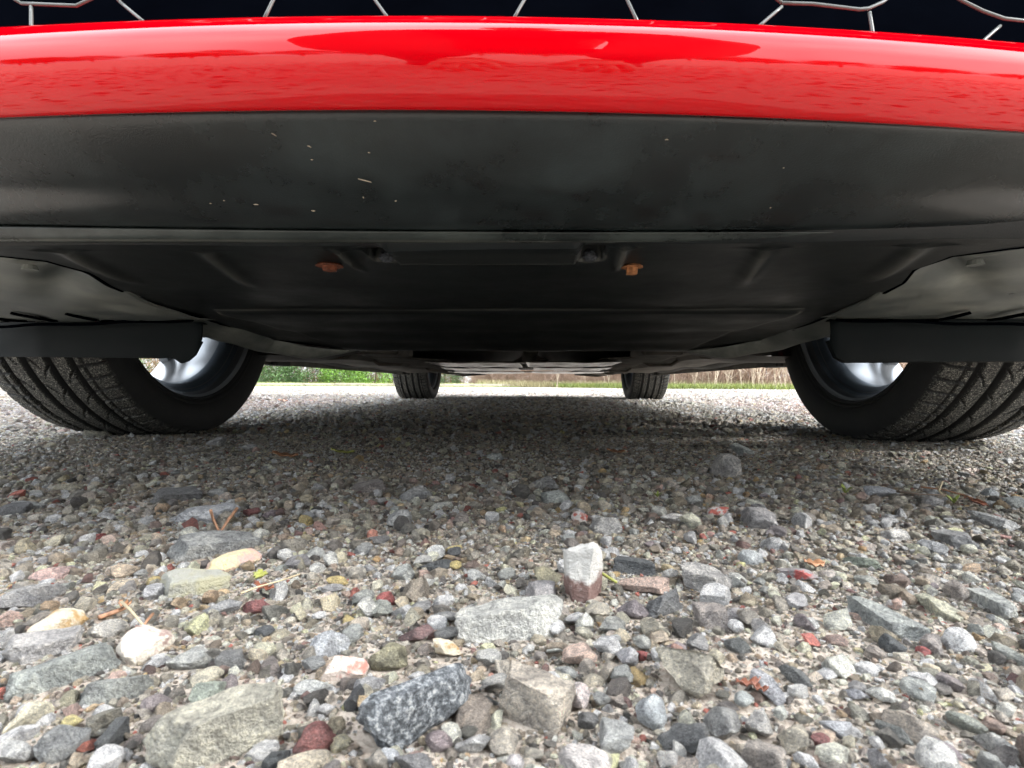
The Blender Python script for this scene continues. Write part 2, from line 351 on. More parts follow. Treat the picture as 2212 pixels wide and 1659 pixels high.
# grit and dried grass stuck to the chin
def surf_depth(py, rows):
    ys = [r[1] for r in rows]; ds = [r[3] for r in rows]; return float(np.interp(py, ys, ds))
for (x, y, L, a) in [(810, 262, 5, 0), (668, 317, 9, 25), (797, 330, 5, 10), (674, 345, 5, 0), (788, 390, 30, 15), (455, 440, 4, 0), (484, 433, 3, 0), (553, 442, 10, 3), (677, 455, 8, 4), (592, 291, 12, 30), (1692, 363, 4, 0),
                      (1664, 449, 3, 0), (785, 427, 4, 60), (855, 434, 4, 0), (1720, 310, 6, 60), (1960, 311, 5, 0), (1440, 302, 7, 0)]:
    dp = surf_depth(y, val_rows); kk = float(np.interp(y, [r[1] for r in val_rows], [r[4] for r in val_rows]))
    dd = dp + kk * ((x - CX) / FPX * dp) ** 2 - .0016
    c, s = math.cos(R(a)), math.sin(R(a)); h = L / 2
    pts = [P(x - c * h, y - s * h, dd), P(x + random.uniform(-1, 1), y + random.uniform(-1, 1), dd - .0003), P(x + c * h, y + s * h, dd)]
    rr = (.0003 if L < 6 else .00032)
    tube('dirt_fleck', [W2C(p) for p in pts], [rr * .8, rr * 1.2, rr * .7], MT['palebark'], car, 5)
# ---- grille: panel black for the depth's shade, pale bars for the ridge highlights
def gplane(px, py):
    """intersection of a pixel with the grille surface (leaning back above the bumper bar)"""
    r = ray(px, py); k = .20
    d = .275
    for _ in range(12):
        z = d * r.z; x = d * r.x
        d = .270 + k * x * x + .16 * max(0, z - .175)
    return Vector((0, 0, CH)) + r * d
gpts = np.array([[[*W2C(gplane(px, py) + Vector((0, .012, 0)))] for py in np.linspace(160, -2600, 60)] for px in np.linspace(-900, 3100, 90)])
gp = grid('grille_shade_panel', gpts, MT['deepblack'], car)
gp['label'] = 'black panel painted as shaded depth behind the honeycomb'
hexlines = [[(40, 3), (160, 8), (232, -26)], [(62, 9), (62, 62)], [(255, 0), (310, 46)], [(232, -26), (255, 0)], [(566, 40), (602, -35)], [(790, -30), (842, 42)], [(602, -35), (790, -30)],
            [(1106, 42), (1150, -35)], [(1345, -28), (1382, 50)], [(1150, -35), (1345, -28)], [(1636, 58), (1692, 10)], [(1692, 2), (1760, 4), (1860, 16), (1880, 14), (1912, 0), (1945, -26)], [(1882, 22), (1891, 78)],
            [(2050, -22), (2085, -2), (2130, 20), (2175, 36), (2230, 42)], [(2166, 52), (2118, 94)], [(232, -26), (330, -90), (480, -90), (602, -35)], [(790, -30), (890, -95), (1050, -95), (1150, -35)],
            [(1345, -28), (1440, -92), (1590, -85), (1692, 2)], [(1945, -26), (2050, -22)], [(40, 3), (-60, -60)], [(330, -90), (350, -190)], [(480, -90), (460, -190)], [(890, -95), (910, -200)], [(1050, -95), (1030, -200)], [(1440, -92), (1455, -195)], [(1590, -85), (1580, -190)]]
for L in hexlines:
    pts = []
    for i in range(len(L) - 1):
        n = 4 if len(L) < 4 else 3
        for k in range(n): t = k / n; pts.append((L[i][0] * (1 - t) + L[i + 1][0] * t, L[i][1] * (1 - t) + L[i + 1][1] * t))
    pts.append(L[-1])
    tube('grille_bar', [W2C(gplane(*p) + Vector((0, .0015, 0))) for p in pts], .0009, MT['bars'], car, 6)  # pale bar in place of a ridge highlight
# honeycomb further up, outside the frame
cw = .058
for r_ in range(4):
    for c_ in range(-7, 8):
        z0 = .352 + r_ * .034; x0 = c_ * cw * 1.0; up = (c_ + r_) % 2 == 0
        if abs(x0) > .42: continue
        yy = lambda x, z: .022 + .20 * x * x + .16 * (z - .28) + .004
        if up: pl = [(x0 - cw * .5, z0 + .017), (x0 - cw * .2, z0), (x0 + cw * .2, z0), (x0 + cw * .5, z0 + .017)]
        else: pl = [(x0 - cw * .5, z0 + .017), (x0 - cw * .2, z0 + .034), (x0 + cw * .2, z0 + .034), (x0 + cw * .5, z0 + .017)]
        tube('grille_bar', [(x, yy(x, z), z) for x, z in pl], .0009, MT['bars'], car, 5)
# ---- undertray: height against depth
ZD = [(0.30, 527 - 20), ]
TD = np.array([.376, .40, .43, .53, .68, .85, 1.05, 1.10]); TY = np.array([524.5, 544, 567, 620, 670, 711, 752, 756.])
TZ = CH + TD * (CY - TY) / FPX
def trayz(d): return np.interp(d, TD, TZ)
def trayhit(px, py, off=0.0):
    r = ray(px, py); lo, hi = .3, 1.6
    for _ in range(50):
        m = (lo + hi) / 2; z = CH + m * r.z
        tz = float(trayz(m)) + off
        if z < tz: lo = m
        else: hi = m
    return Vector((0, 0, CH)) + r * lo
SEAM_D = np.array([.376, .383, .393, .42, .46, .52, .60, .68, .80, .95, 1.05, 1.10]); SEAM_X = np.array([.86, .62, .385, .345, .345, .375, .398, .412, .427, .427, .345, .30])
yc = np.concatenate([np.linspace(.378, .47, 92), np.linspace(.473, 1.075, 120)]) - .25
u = np.linspace(-1, 1, 421)
YY = yc[:, None] * np.ones_like(u)[None]; XE = np.interp(yc + .25, SEAM_D, SEAM_X)[:, None]; XX = XE * u[None]
def ridge(x, y, x0, y0, x1, y1, wd, h):
    L = math.hypot(x1 - x0, y1 - y0); tx, ty = (x1 - x0) / L, (y1 - y0) / L
    s = (x - x0) * tx + (y - y0) * ty; n = (x - x0) * -ty + (y - y0) * tx
    return h * np.exp(-(n / wd) ** 2) * sstep(-.01, .02, s) * (1 - sstep(L * .5, L, s))
def tray_bumps(x, y):
    D = y + .25; z = np.zeros_like(x)
    for s in (-1, 1):
        z -= ridge(x, y, s * .20, .14, s * .24, .30, .007, .0045) + ridge(x, y, s * .305, .14, s * .34, .27, .008, .005)
        z += .022 * (1 - sstep(.0065, .0085, np.abs(x - s * .079 - .003))) * sstep(.385, .392, D) * (1 - sstep(.424, .428, D))        # slots
        z -= ridge(x, y, s * .102, .135, s * .108, .225, .0032, .0042)
    z -= .0050 * (1 - sstep(.0665, .0695, np.abs(x - .003))) * (1 - sstep(.4175, .4195, D))                   # raised band between the slots
    inner = (1 - sstep(.0, .008, np.abs(x) - (.36 - .045 * (D - .68) / .4))) * sstep(.672, .682, D)
    z -= .0045 * inner
    z += .0012 * np.sin(D * 60) * sstep(.5, .6, D) * inner * .6
    z -= .0022 * np.exp(-((D - .672) / .003) ** 2) * (1 - sstep(.33, .37, np.abs(x)))
    z += .0015 * np.sin(x * 21 + 1) * np.sin(D * 23)
    return z
ZZ = trayz(YY + .25) + tray_bumps(XX, YY)
_P = np.stack([XX, YY, ZZ], -1); _F = _P[:1] + np.array([0, -.001, .022]); _P = np.concatenate([_F, _P], 0)
tray = grid('undertray', _P, MT['tray'], car)
_w = np.zeros(XX.shape)  # pale paint: rib wear, plus highlights on crease, band edge and slot rims
for s in (-1, 1): _w = np.maximum(_w, ridge(XX, YY, s * .20, .14, s * .24, .30, .004, .3)); _w = np.maximum(_w, ridge(XX, YY, s * .305, .14, s * .34, .27, .005, .4)); _w = np.maximum(_w, ridge(XX, YY, s * .102, .135, s * .108, .225, .0022, .5))
_D = YY + .25; _xi = .36 - .045 * (_D - .68) / .4
_w = np.maximum(_w, .9 * np.exp(-((_D - .672) / .0022) ** 2) * (np.abs(XX) < .36)); _w = np.maximum(_w, .75 * np.exp(-((np.abs(XX) - _xi) / .0025) ** 2) * (_D > .68) * np.clip((1.1 - _D) / .3, 0, 1))
_w = np.maximum(_w, .45 * np.exp(-((_D - .4165) / .0009) ** 2) * (np.abs(XX - .003) < .068)); _w = np.maximum(_w, .04 * (_D < .4165) * (_D > .39) * (np.abs(XX - .003) < .068)); _w = np.maximum(_w, .4 * np.exp(-((np.hypot(np.abs(XX - .003) - .079, (_D - .418) * .8) - .0105) / .0013) ** 2))
_w = np.concatenate([_w[:1] * 0, _w], 0); at = tray.data.attributes.new('wear_highlight', 'FLOAT', 'POINT'); at.data.foreach_set('value', _w.reshape(-1).astype(np.float32))
_st = np.maximum(.95 * np.exp(-((_D - .4215) / .0022) ** 2) * (np.abs(XX - .003) < .070), .95 * (np.abs(np.abs(XX - .003) - .079) < .0075) * (_D < .424)); at = tray.data.attributes.new('stain', 'FLOAT', 'POINT'); at.data.foreach_set('value', np.concatenate([_st[:1] * 0, _st], 0).reshape(-1).astype(np.float32))  # dark paint in place of shade behind the step and in the slots
box('gap_blocker', (-.60, .60, .155, .20, .24, .50), MT['dark'], car); tray['label'] = 'black ribbed plastic undertray with a low belly towards the back'  # dark box added to black out the gap behind the lip
# turned-down rear and side edge
ex = np.concatenate([np.stack([XX[:, 0], YY[:, 0], ZZ[:, 0]], -1), np.stack([XX[-1], YY[-1], ZZ[-1]], -1)[1:], np.stack([XX[::-1, -1], YY[::-1, -1], ZZ[::-1, -1]], -1)[1:]])
grid('tray_edge', np.stack([ex, ex + np.array([0, 0, .007])], 1), MT['tray'], car)
# bits seen in the slots
for s in (-1, 1):
    bm = bmesh.new(); bmesh.ops.create_icosphere(bm, subdivisions=3, radius=.0058)
    for v in bm.verts: v.co *= 1 + .25 * noise.noise(v.co * 400); v.co.z *= .8
    for v in bm.verts: v.co += Vector((s * .079 + .003, .176, trayz(.43) + .004))
    bm_obj('slot_plug', bm, simple('grey_fibre', (.05, .057, .068), .8, bump=.002, bscale=900, var=.8, scale=600), car)
# rusty bolts
def bolt(x, y, mat, r=.0078, h=.0055):
    z = float(trayz(y + .25)) + float(tray_bumps(np.array([x]), np.array([y]))[0])
    bm = bmesh.new()
    bmesh.ops.create_cone(bm, cap_ends=True, segments=24, radius1=r * 1.25, radius2=r * .9, depth=.0022, matrix=Matrix.Translation((x, y, z - .0006)))
    g = bmesh.ops.create_cone(bm, cap_ends=True, segments=6, radius1=r * .62, radius2=r * .68, depth=h, matrix=Matrix.Translation((x, y, z - h / 2)))
    bmesh.ops.subdivide_edges(bm, edges=bm.edges[:], cuts=2)
    for v in bm.verts: v.co += noise.noise_vector(v.co * 500) * .0005
    o = bm_obj('bolt', bm, mat, car); return o
bl = W2C(trayhit(712, 573)); br = W2C(trayhit(1365, 574))
o = bolt(bl.x, bl.y, MT['rust'], .0088); o['label'] = 'heavily rusted dark brown bolt on the left'
o = bolt(br.x, br.y, MT['rustpale'], .0072, .0072); o['label'] = 'orange rusty bolt head on the right'
# ---- liners (grey, dusty panels between the tray and each wheel)
def liner(s):
    d = np.concatenate([np.linspace(.384, .50, 50), np.linspace(.505, 1.10, 120)])
    xi = np.interp(d, SEAM_D, SEAM_X) - .006
    xo = np.interp(d, [.38, .78, .80, .86, .96, 1.05, 1.10], [.84, .84, .60, .505, .475, .40, .31])
    v = np.linspace(0, 1, 90); X = xi[:, None] + (xo - xi)[:, None] * v[None]; D = d[:, None] * np.ones_like(v)[None]
    def lz(X, D):
        Z = trayz(D) + .006
        Z = Z - .010 * np.exp(-((D - .43) / .03) ** 2) * sstep(.36, .5, X) * 0
        Z = Z + .004 * np.sin((D - .38) * 16) - .006 * sstep(.50, .56, D) * (1 - sstep(.70, .8, D))
        Z = Z + .010 * np.exp(-(((X - .40) - (D - .50) * 1.1) / .03) ** 2) * np.exp(-((D - .52) / .06) ** 2)   # dark hollow
        # round bolt recess
        Z = Z - .006 * np.exp(-((X - .375) ** 2 + (D - .435) ** 2) / .018 ** 2) + .008 * np.exp(-((X - .375) ** 2 + (D - .435) ** 2) / .009 ** 2)
        return Z
    Z = lz(X, D)
    # drooping lobe behind the deflector
    lob = sstep(.78, .88, D) * (1 - sstep(1.02, 1.1, D)); Z = Z - .016 * lob * np.sin(np.clip(v, 0, 1) * math.pi)[None] ** .7 - .008 * lob
    Z = Z + .0012 * np.sin(X * 60) * np.sin(D * 45)
    o = grid('liner', np.stack([s * X, D - .25, Z], -1), MT['liner'], car)
    o.modifiers.new('s', 'SOLIDIFY').thickness = .003
    # drain slots: recessed dark troughs with rims
    for (x0, d0, x1, d1, ww) in [(.535, .650, .545, .712, .0055), (.60, .645, .610, .72, .006), (.492, .718, .506, .772, .0045), (.560, .735, .566, .766, .004), (.66, .66, .672, .74, .006), (.455, .742, .462, .775, .0028)]:
        n = 10; V = []; F = []
        for k in range(n):
            t = k / (n - 1); wd = ww * math.sin(math.pi * (t * .9 + .05)) ** .5; x = x0 + (x1 - x0) * t; y = d0 + (d1 - d0) * t
            z = float(lz(np.array([x]), np.array([y]))[0]) - .0045
            V += [(s * (x + wd), y - .25, z - .0012), (s * (x - wd), y - .25, z - .0012), (s * x, y - .25, z + .0018)]
            if k: a = 3 * (k - 1); F += [(a, a + 2, a + 5, a + 3), (a + 2, a + 1, a + 4, a + 5)]
        pydata('drain_slot', V, F, MT['deepblack'], car)
    sd_ = np.linspace(.384, 1.09, 60)
    tube('seam_shadow', [(s * (float(np.interp(q, SEAM_D, SEAM_X)) + .0015), q - .25, float(trayz(q)) + .0025) for q in sd_], .0034, MT['deepblack'], car, 6)  # black tube added along the seam as its shadow gap
    # fixing screw
    bm = bmesh.new(); zz = float(trayz(.435)) - .001
    bmesh.ops.create_cone(bm, cap_ends=True, segments=12, radius1=.006, radius2=.0045, depth=.004, matrix=Matrix.Translation((s * .375, .185, zz)))
    bm_obj('screw', bm, MT['liner'], car)
    # dark air deflector hanging in front of the wheel
    yd = .535; V = []; n = 40
    top = float(trayz(yd + .25)) + .004
    prof = []
    for k in range(n):
        t = k / (n - 1); x = .452 + t * .40
        droop = .040 + .003 * t
        bot = droop + .028 * (1 - min(1, (x - .452) / .022)) ** 2.5
        if s < 0: bot += .0035 * math.sin(x * 190) * (1 - min(1, (x - .452) / .08)) - (.006 if .470 < x < .483 else 0) * 1
        prof.append((x, bot))
    bottoms = [CH + (CY - 776) / FPX * (yd + .25) + (b_ - .040) for _, b_ in prof]
    rows_ = []
    for k, (x, _) in enumerate(prof):
        zb = bottoms[k]; yb = yd + .004 + .10 * max(0, x - .7)
        col = [(s * x, yb + .016, top), (s * x, yb + .001, top - .002)] + [(s * x, yb + .0003 * math.sin(j), top - .004 - (top - .004 - zb) * j / 8) for j in range(1, 9)] + [(s * x, yb + .006, zb)]
        rows_.append(col)
    o = grid('wheel_deflector', np.array(rows_), MT['deflector'], car); o.data.set_sharp_from_angle(angle=R(28)); o.modifiers.new('s', 'SOLIDIFY').thickness = .004
    # dark edge line between liner and deflector
    tube('dark_edge_line', [(s * (.44 + .02 * k), .50 + .008 * math.sin(k), float(trayz(.76)) - .001 - .0006 * k) for k in range(21)], .0022, MT['deepblack'], car, 6)
    # arch liner wall around the tyre
    arc = []
    for q in np.linspace(R(-6), R(186), 60):
        arc.append([(s * xx, .874 - .375 * math.cos(q), .33 + .375 * math.sin(q)) for xx in np.linspace(.56, .86, 6)])
    grid('arch_liner', np.array(arc), MT['dark'], car)
    # inner wing wall
    ws = []
    for y in np.linspace(.45, 1.32, 30): ws.append([(s * .50, y, z) for z in np.linspace(.20, .75, 6)])
    grid('inner_wing', np.array(ws), MT['dark'], car)
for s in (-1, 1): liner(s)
# ---- wheels
RT, TW = .322, .225
def tyre_mesh(name, mirror):
    N = 880
    side_in = [(-.092, .237), (-.100, .241), (-.1045, .2445), (-.1035, .247), (-.1075, .251), (-.1078, .254), (-.1070, .255), (-.1085, .257), (-.1125, .265), (-.115, .280), (-.1135, .297), (-.109, .309)]
    tread_x = np.linspace(-.104, .104, 90)
    side_out = [(-a, r) for a, r in side_in[::-1]]
    th = np.linspace(0, 2 * math.pi, N, endpoint=False)
    cols = []; tr = []
    def crown(x): return RT - .0075 * (abs(x) / .104) ** 3.2
    for a, r in side_in: cols.append((np.full(N, a), np.full(N, r))); tr.append(np.zeros(N))
    s = th * RT   # arc length
    for x in tread_x:
        r = np.full(N, crown(x)); g = np.zeros(N)
        def groove(dist, wd, dep):
            return dep * (1 - sstep(wd * .5 - .0009, wd * .5 + .0011, np.abs(dist)))
        for gx_ in (-.058, -.021, .021, .058): g = np.maximum(g, groove(np.full(N, x - gx_), .0108, .009))
        pit = 2 * math.pi * RT / 76
        if abs(x) > .064:   # shoulder slots
            ph = (s + .12 * (abs(x) - .064) + (.4 * pit if x > 0 else 0)) % pit - pit / 2; g = np.maximum(g, groove(ph, .0036, .0065))
            if abs(abs(x) - .075) < .002: g = np.maximum(g, .003 * np.ones(N))
        else:
            p2 = 2 * math.pi * RT / 38      # hooked, slanting slots from the grooves into the ribs
            for gx_, sg in ((-.058, 1), (-.021, 1), (.021, -1), (.058, -1)):
                t = (x - gx_) * sg
                if .003 < t < .024:
                    ph = (s - 26 * (t ** 2) * 1.6 - .25 * t + gx_ * 1.7) % p2 - p2 / 2; g = np.maximum(g, groove(ph, .0060 * (1 - t / .030), .005))
        cols.append((np.full(N, x), r - g)); tr.append(np.where(g < .0006, 1.0, 0.0))
    for a, r in side_out: cols.append((np.full(N, a), np.full(N, r))); tr.append(np.zeros(N))
    A = np.zeros((N, len(cols), 3)); T = np.zeros((N, len(cols)))
    for j, (a, r) in enumerate(cols):
        A[:, j, 0] = a * (-1 if mirror else 1); A[:, j, 1] = r * np.sin(th); A[:, j, 2] = -r * np.cos(th); T[:, j] = tr[j]
    # contact flattening
    fl = -(RT - .006); A[:, :, 2] = np.where(A[:, :, 2] < fl, fl + (A[:, :, 2] - fl) * .25, A[:, :, 2])
    o = grid(name, A, MT['rubber'], None, True, closed_u=True)
    me = o.data; at = me.attributes.new('tread', 'FLOAT', 'POINT'); at.data.foreach_set('value', T.reshape(-1).astype(np.float32))
    me.set_sharp_from_angle(angle=R(32)); bpy.data.objects.remove(o); return me
tyre_me = {1: tyre_mesh('tyre_right', False), -1: tyre_mesh('tyre_left', True)}
def wheel(s, y):
    hub = empty('wheel'); hub.parent = car; hub.location = (s * .768, y, RT - .006)
    t = link('tyre', tyre_me[s], MT['rubber'], hub)
    k = -s   # towards the car's centre
    prof = [(.088, .236), (.096, .240), (.098, .244), (.094, .244), (.090, .236), (.080, .232), (.070, .226), (.060, .215), (.045, .212), (.0, .208), (-.05, .214), (-.075, .222), (-.088, .226)]
    prof = [(k * a, r) for a, r in prof]; rim = lathe('rim', prof, MT['alloy'], hub)
    # dark band where the inner seat drops
    lathe('rim_well', [(k * .0775, .2305), (k * .069, .2250), (k * .0595, .2138), (k * .040, .2100)], MT['alloydark'], hub)
    lathe('rim_lip', [(k * -.088, .226), (k * -.100, .232), (k * -.101, .242), (k * -.093, .243)], MT['alloylip'], hub)
    lathe('rim_lip', [(k * .0905, .2358), (k * .0985, .2398), (k * .1005, .2440), (k * .096, .2445)], MT['alloylip'], hub)
    for q in range(5):
        an = 2 * math.pi * q / 5 + .3
        for dq in (-.13, .13):
            a2 = an + dq; bm = bmesh.new(); bbox(bm, -.012, .012, -.009, .009, .03, .228, bev=.003)
            for v in bm.verts: v.co.x += k * -.078 - k * .02 * (v.co.z / .23 - 1) ** 2
            bm.transform(Matrix.Rotation(a2, 4, 'X')); bm_obj('spoke', bm, MT['alloy'], hub)
    lathe('brake_disc', [(k * .012, .055), (k * .012, .150), (k * -.010, .150), (k * -.010, .055)], MT['disc'], hub, smooth=False)
    lathe('hub', [(k * .060, .0), (k * .055, .045), (k * .0, .060), (k * -.075, .055), (k * -.085, .03), (k * -.085, 0)], MT['dark'], hub, 24)
    bm = bmesh.new(); bbox(bm, -.035, .035, -.045, .045, .095, .172, bev=.01); bm.transform(Matrix.Rotation(R(75), 4, 'X')); bm_obj('brake_caliper', bm, MT['dark'], hub)
    for q in range(5):
        an = 2 * math.pi * q / 5; bm = bmesh.new(); bmesh.ops.create_cone(bm, cap_ends=True, segments=6, radius1=.01, radius2=.01, depth=.02, matrix=Matrix.Rotation(an, 4, 'X') @ Matrix.Translation((-k * .09, 0, .045)) @ Matrix.Rotation(R(90), 4, 'Y'))
        bm_obj('wheel_nut', bm, MT['alloydark'], hub)
    return hub
for y in (.874, 3.50):
    for s in (-1, 1): wheel(s, y)
# ---- underbody behind the undertray
def zu(h): return h
fl_x = np.linspace(-.66, .66, 60); fl_y = np.linspace(.84, 4.1, 160)
FX, FY = np.meshgrid(fl_x, fl_y, indexing='ij')
FZ = .215 + .07 * np.exp(-(FX / .11) ** 2) + .01 * (np.sin(FX * 18) > .5) + .05 * sstep(3.1, 3.4, FY)
grid('floor_pan', np.stack([FX, FY, FZ], -1), MT['dark'], car)
for s in (-1, 1):
    # sill: box section with pinch weld flange
    V = []; ys = np.linspace(1.26, 3.12, 30)
    sec = [(.70, .235), (.69, .185), (.715, .172), (.80, .180), (.835, .205), (.84, .30)]
    grid('sill', np.array([[(s * x, y, z + .006 * math.sin(y * 9) * (j == 2)) for j, (x, z) in enumerate(sec)] for y in ys]), MT['dark'], car)
    box('weld_flange', (s * .742 - .0015, s * .742 + .0015, 1.28, 3.1, .160, .19), MT['under'], car)
    for yy in (1.34, 2.95): box('jacking_point', (s * .742 - .02, s * .742 + .02, yy, yy + .09, .157, .18), MT['dark'], car, .004)
    # side floor covers, grimy plastic
    ys = np.linspace(1.25, 2.9, 60); xs = np.linspace(.24, .67, 30); A, B = np.meshgrid(xs, ys, indexing='ij')
    Z = .178 - .004 * np.sin(B * 14) * np.sin(A * 20) + .012 * (np.abs(A - .45) < .03) - .006 * sstep(2.2, 2.7, B)
    o = grid('floor_cover', np.stack([s * A, B, Z], -1), MT['under'], car, smooth=True); o.modifiers.new('s', 'SOLIDIFY').thickness = -.004
    # wing side plate ahead of the sill (flat dark panel seen by the front wheel)
    grid('wing_plate', np.array([[(s * x, y, .165 + .05 * sstep(.60, .30, x) + dz) for x in np.linspace(.30, .70, 14)] for y, dz in ((1.10, .010), (1.16, .0), (1.25, .0), (1.30, .016))]), MT['dark'], car)
    # lower control arm
    tube('control_arm', [(s * .33, .78, .245), (s * .50, .86, .235), (s * .66, .874, .215)], [.022, .02, .016], MT['under'], car, 10)
    tube('control_arm', [(s * .34, 1.08, .245), (s * .50, .98, .235), (s * .66, .880, .216)], [.022, .02, .016], MT['under'], car, 10)
    tube('drive_shaft', [(s * .2, .874, .31), (s * .66, .874, .316)], .016, MT['dark'], car, 12)
    # subframe bracket
    box('subframe_bracket', (s * .34 - .05, s * .34 + .05, 1.06, 1.22, .176, .20), MT['under'], car, .006)
    # rear suspension arms
    tube('rear_arm', [(s * .30, 3.42, .185), (s * .45, 3.46, .178), (s * .64, 3.5, .20)], [.020, .024, .018], MT['under'], car, 10)
    box('spring_cup', (s * .47 - .07, s * .47 + .07, 3.38, 3.56, .166, .182), MT['shield'], car, .008)
    tube('trailing_arm', [(s * .56, 2.95, .215), (s * .60, 3.2, .19), (s * .63, 3.42, .195)], [.02, .018, .02], MT['under'], car, 10)
    # bright heat shields and floor braces, catching the light
    for i, (x0, x1, y0, y1, z) in enumerate([(.01, .30, 1.42, 1.85, .172), (.03, .34, 1.92, 2.35, .170), (.02, .40, 2.45, 2.9, .168), (.05, .36, 2.98, 3.2, .172)]):
        A, B = np.meshgrid(np.linspace(x0, x1, 24), np.linspace(y0, y1, 30), indexing='ij')
        Z = z + .0015 * np.sin(A * 40 + i) * np.sin(B * 20 + i) - .001 * np.sin((A - x0) / (x1 - x0) * math.pi)
        o = grid('heat_shield', np.stack([s * A, B, Z], -1), MT['shield'], car); o.modifiers.new('s', 'SOLIDIFY').thickness = -.002
    for y in (1.5, 2.35, 2.9):
        tube('bracket', [(s * .36, y, .19), (s * .40, y + .01, .168), (s * .47, y + .02, .168), (s * .50, y, .19)], .006, MT['under'], car, 6)
box('subframe', (-.33, .33, .86, 1.10, .205, .245), MT['dark'], car, .02)
tube('exhaust_pipe', [(.03, 1.2, .23), (.02, 1.8, .225), (-.01, 2.6, .22), (.05, 3.1, .225), (.20, 3.4, .25), (.25, 3.8, .26)], .028, MT['under'], car, 14)
box('rear_cross_member', (-.42, .42, 3.33, 3.47, .20, .24), MT['under'], car, .015)
box('rear_brace', (-.30, .30, 3.02, 3.06, .174, .182), MT['shield'], car, .003)
box('tunnel_brace', (-.24, .24, 2.18, 2.22, .172, .180), MT['shield'], car, .003)
box('tunnel_brace', (-.20, .22, 1.62, 1.66, .176, .183), MT['shield'], car, .003)
box('silencer', (-.50, .50, 3.72, 4.0, .24, .36), MT['under'], car, .05)
# ---- bodywork above (outside the photograph, seen only from elsewhere)
ysn = np.array([.02, .06, .14, .30, .50, .70, .874, 1.05, 1.25, 1.5, 1.9, 2.4, 2.9, 3.1, 3.3, 3.5, 3.7, 3.9, 4.1, 4.2, 4.25])
ysn = np.unique(np.concatenate([ysn, np.linspace(.48, 1.27, 26), np.linspace(3.1, 3.9, 26)]))
def halfw(y): return float(np.interp(y, [.02, .08, .2, .4, .8, 2, 3.4, 3.9, 4.15, 4.25], [.52, .66, .77, .85, .89, .895, .89, .86, .80, .74]))
def topz(y): return float(np.interp(y, [.02, .1, .3, .6, 1.1, 1.3, 3.9, 4.1, 4.25], [.66, .72, .79, .86, .93, .95, .96, .93, .85]))
def botz(y):
    b_ = float(np.interp(y, [.02, .5, 1.2, 3.1, 3.9, 4.25], [.31, .24, .20, .20, .24, .28]))
    for c_ in (.874, 3.50):
        if abs(y - c_) < .355: b_ = max(b_, .316 + math.sqrt(.355 ** 2 - (y - c_) ** 2))
    return b_
rows_ = []
for y in ysn:
    w_, t_, b_ = halfw(y), topz(y), botz(y); half = []
    for j in range(9): q = j / 8; z = b_ + (t_ - .06 - b_) * q; half.append((w_ - .05 * max(0, q - .55) - .02 * (1 - q) ** 2, z))
    half += [(w_ - .06, t_ - .03), (w_ - .12, t_ - .008), (w_ * .5, t_ + .015), (0, t_ + .022)]
    rows_.append([(x, y, z) for x, z in half] + [(-x, y, z) for x, z in half[::-1][1:]])
grid('body', np.array(rows_), MT['red'], car)
# front closing panel round the grille
for s in (-1, 1):
    A, B = np.meshgrid(np.linspace(.46, .80, 12), np.linspace(0, 1, 12), indexing='ij')
    grid('front_corner', np.stack([s * A, .045 + .20 * A ** 2 + .9 * np.clip(A - .52, 0, 1) ** 2 + .03 * B, .285 + .42 * B], -1), MT['red'], car)
    o = box('headlight', (s * .60 - .13, s * .60 + .13, .20, .30, .60, .70), MT['lamp'], car, .03); o.rotation_euler = (0, 0, 0)
    m_ = box('door_mirror', (s * .98 - .09, s * .98 + .09, 1.42, 1.54, .93, 1.07), MT['red'], car, .04)
    for y0, y1 in ((1.55, 2.45), (2.5, 3.2)):
        V = [(s * (.862 - (.12 if z > 1 else 0)), y, z) for y, z in ((y0, .955), (y1, .965), (y1 - .05, 1.36), (y0 + (.45 if y0 < 2 else 0), 1.37))]
        pydata('side_window', V, [(0, 1, 2, 3)], MT['glass'], car)
rf = []
for y, z, w_ in ((1.28, .955, .80), (1.6, 1.15, .74), (2.0, 1.37, .66), (2.4, 1.44, .62), (3.0, 1.44, .62), (3.5, 1.38, .62), (3.85, 1.20, .66), (4.12, .95, .74)):
    rf.append([(-w_ - .06, y, min(z, .96)), (-w_, y, z - .02), (-w_ * .8, y, z), (0, y, z + .025), (w_ * .8, y, z), (w_, y, z - .02), (w_ + .06, y, min(z, .96))])
rf = np.array(rf); grid('roof', rf[2:6], MT['red'], car); grid('windscreen', rf[:3] + np.array([0, -.001, .001]), MT['glass'], car); grid('rear_window', rf[5:], MT['glass'], car)
pydata('bonnet_edge', [(-.5, .06, .68), (.5, .06, .68), (.5, .05, .50), (-.5, .05, .50)], [(0, 1, 2, 3)], MT['red'], car)
A, B = np.meshgrid(np.linspace(-.86, .86, 30), np.linspace(.22, .85, 10), indexing='ij')
grid('rear_panel', np.stack([A, 4.26 - .12 * A ** 2, B], -1), MT['red'], car)
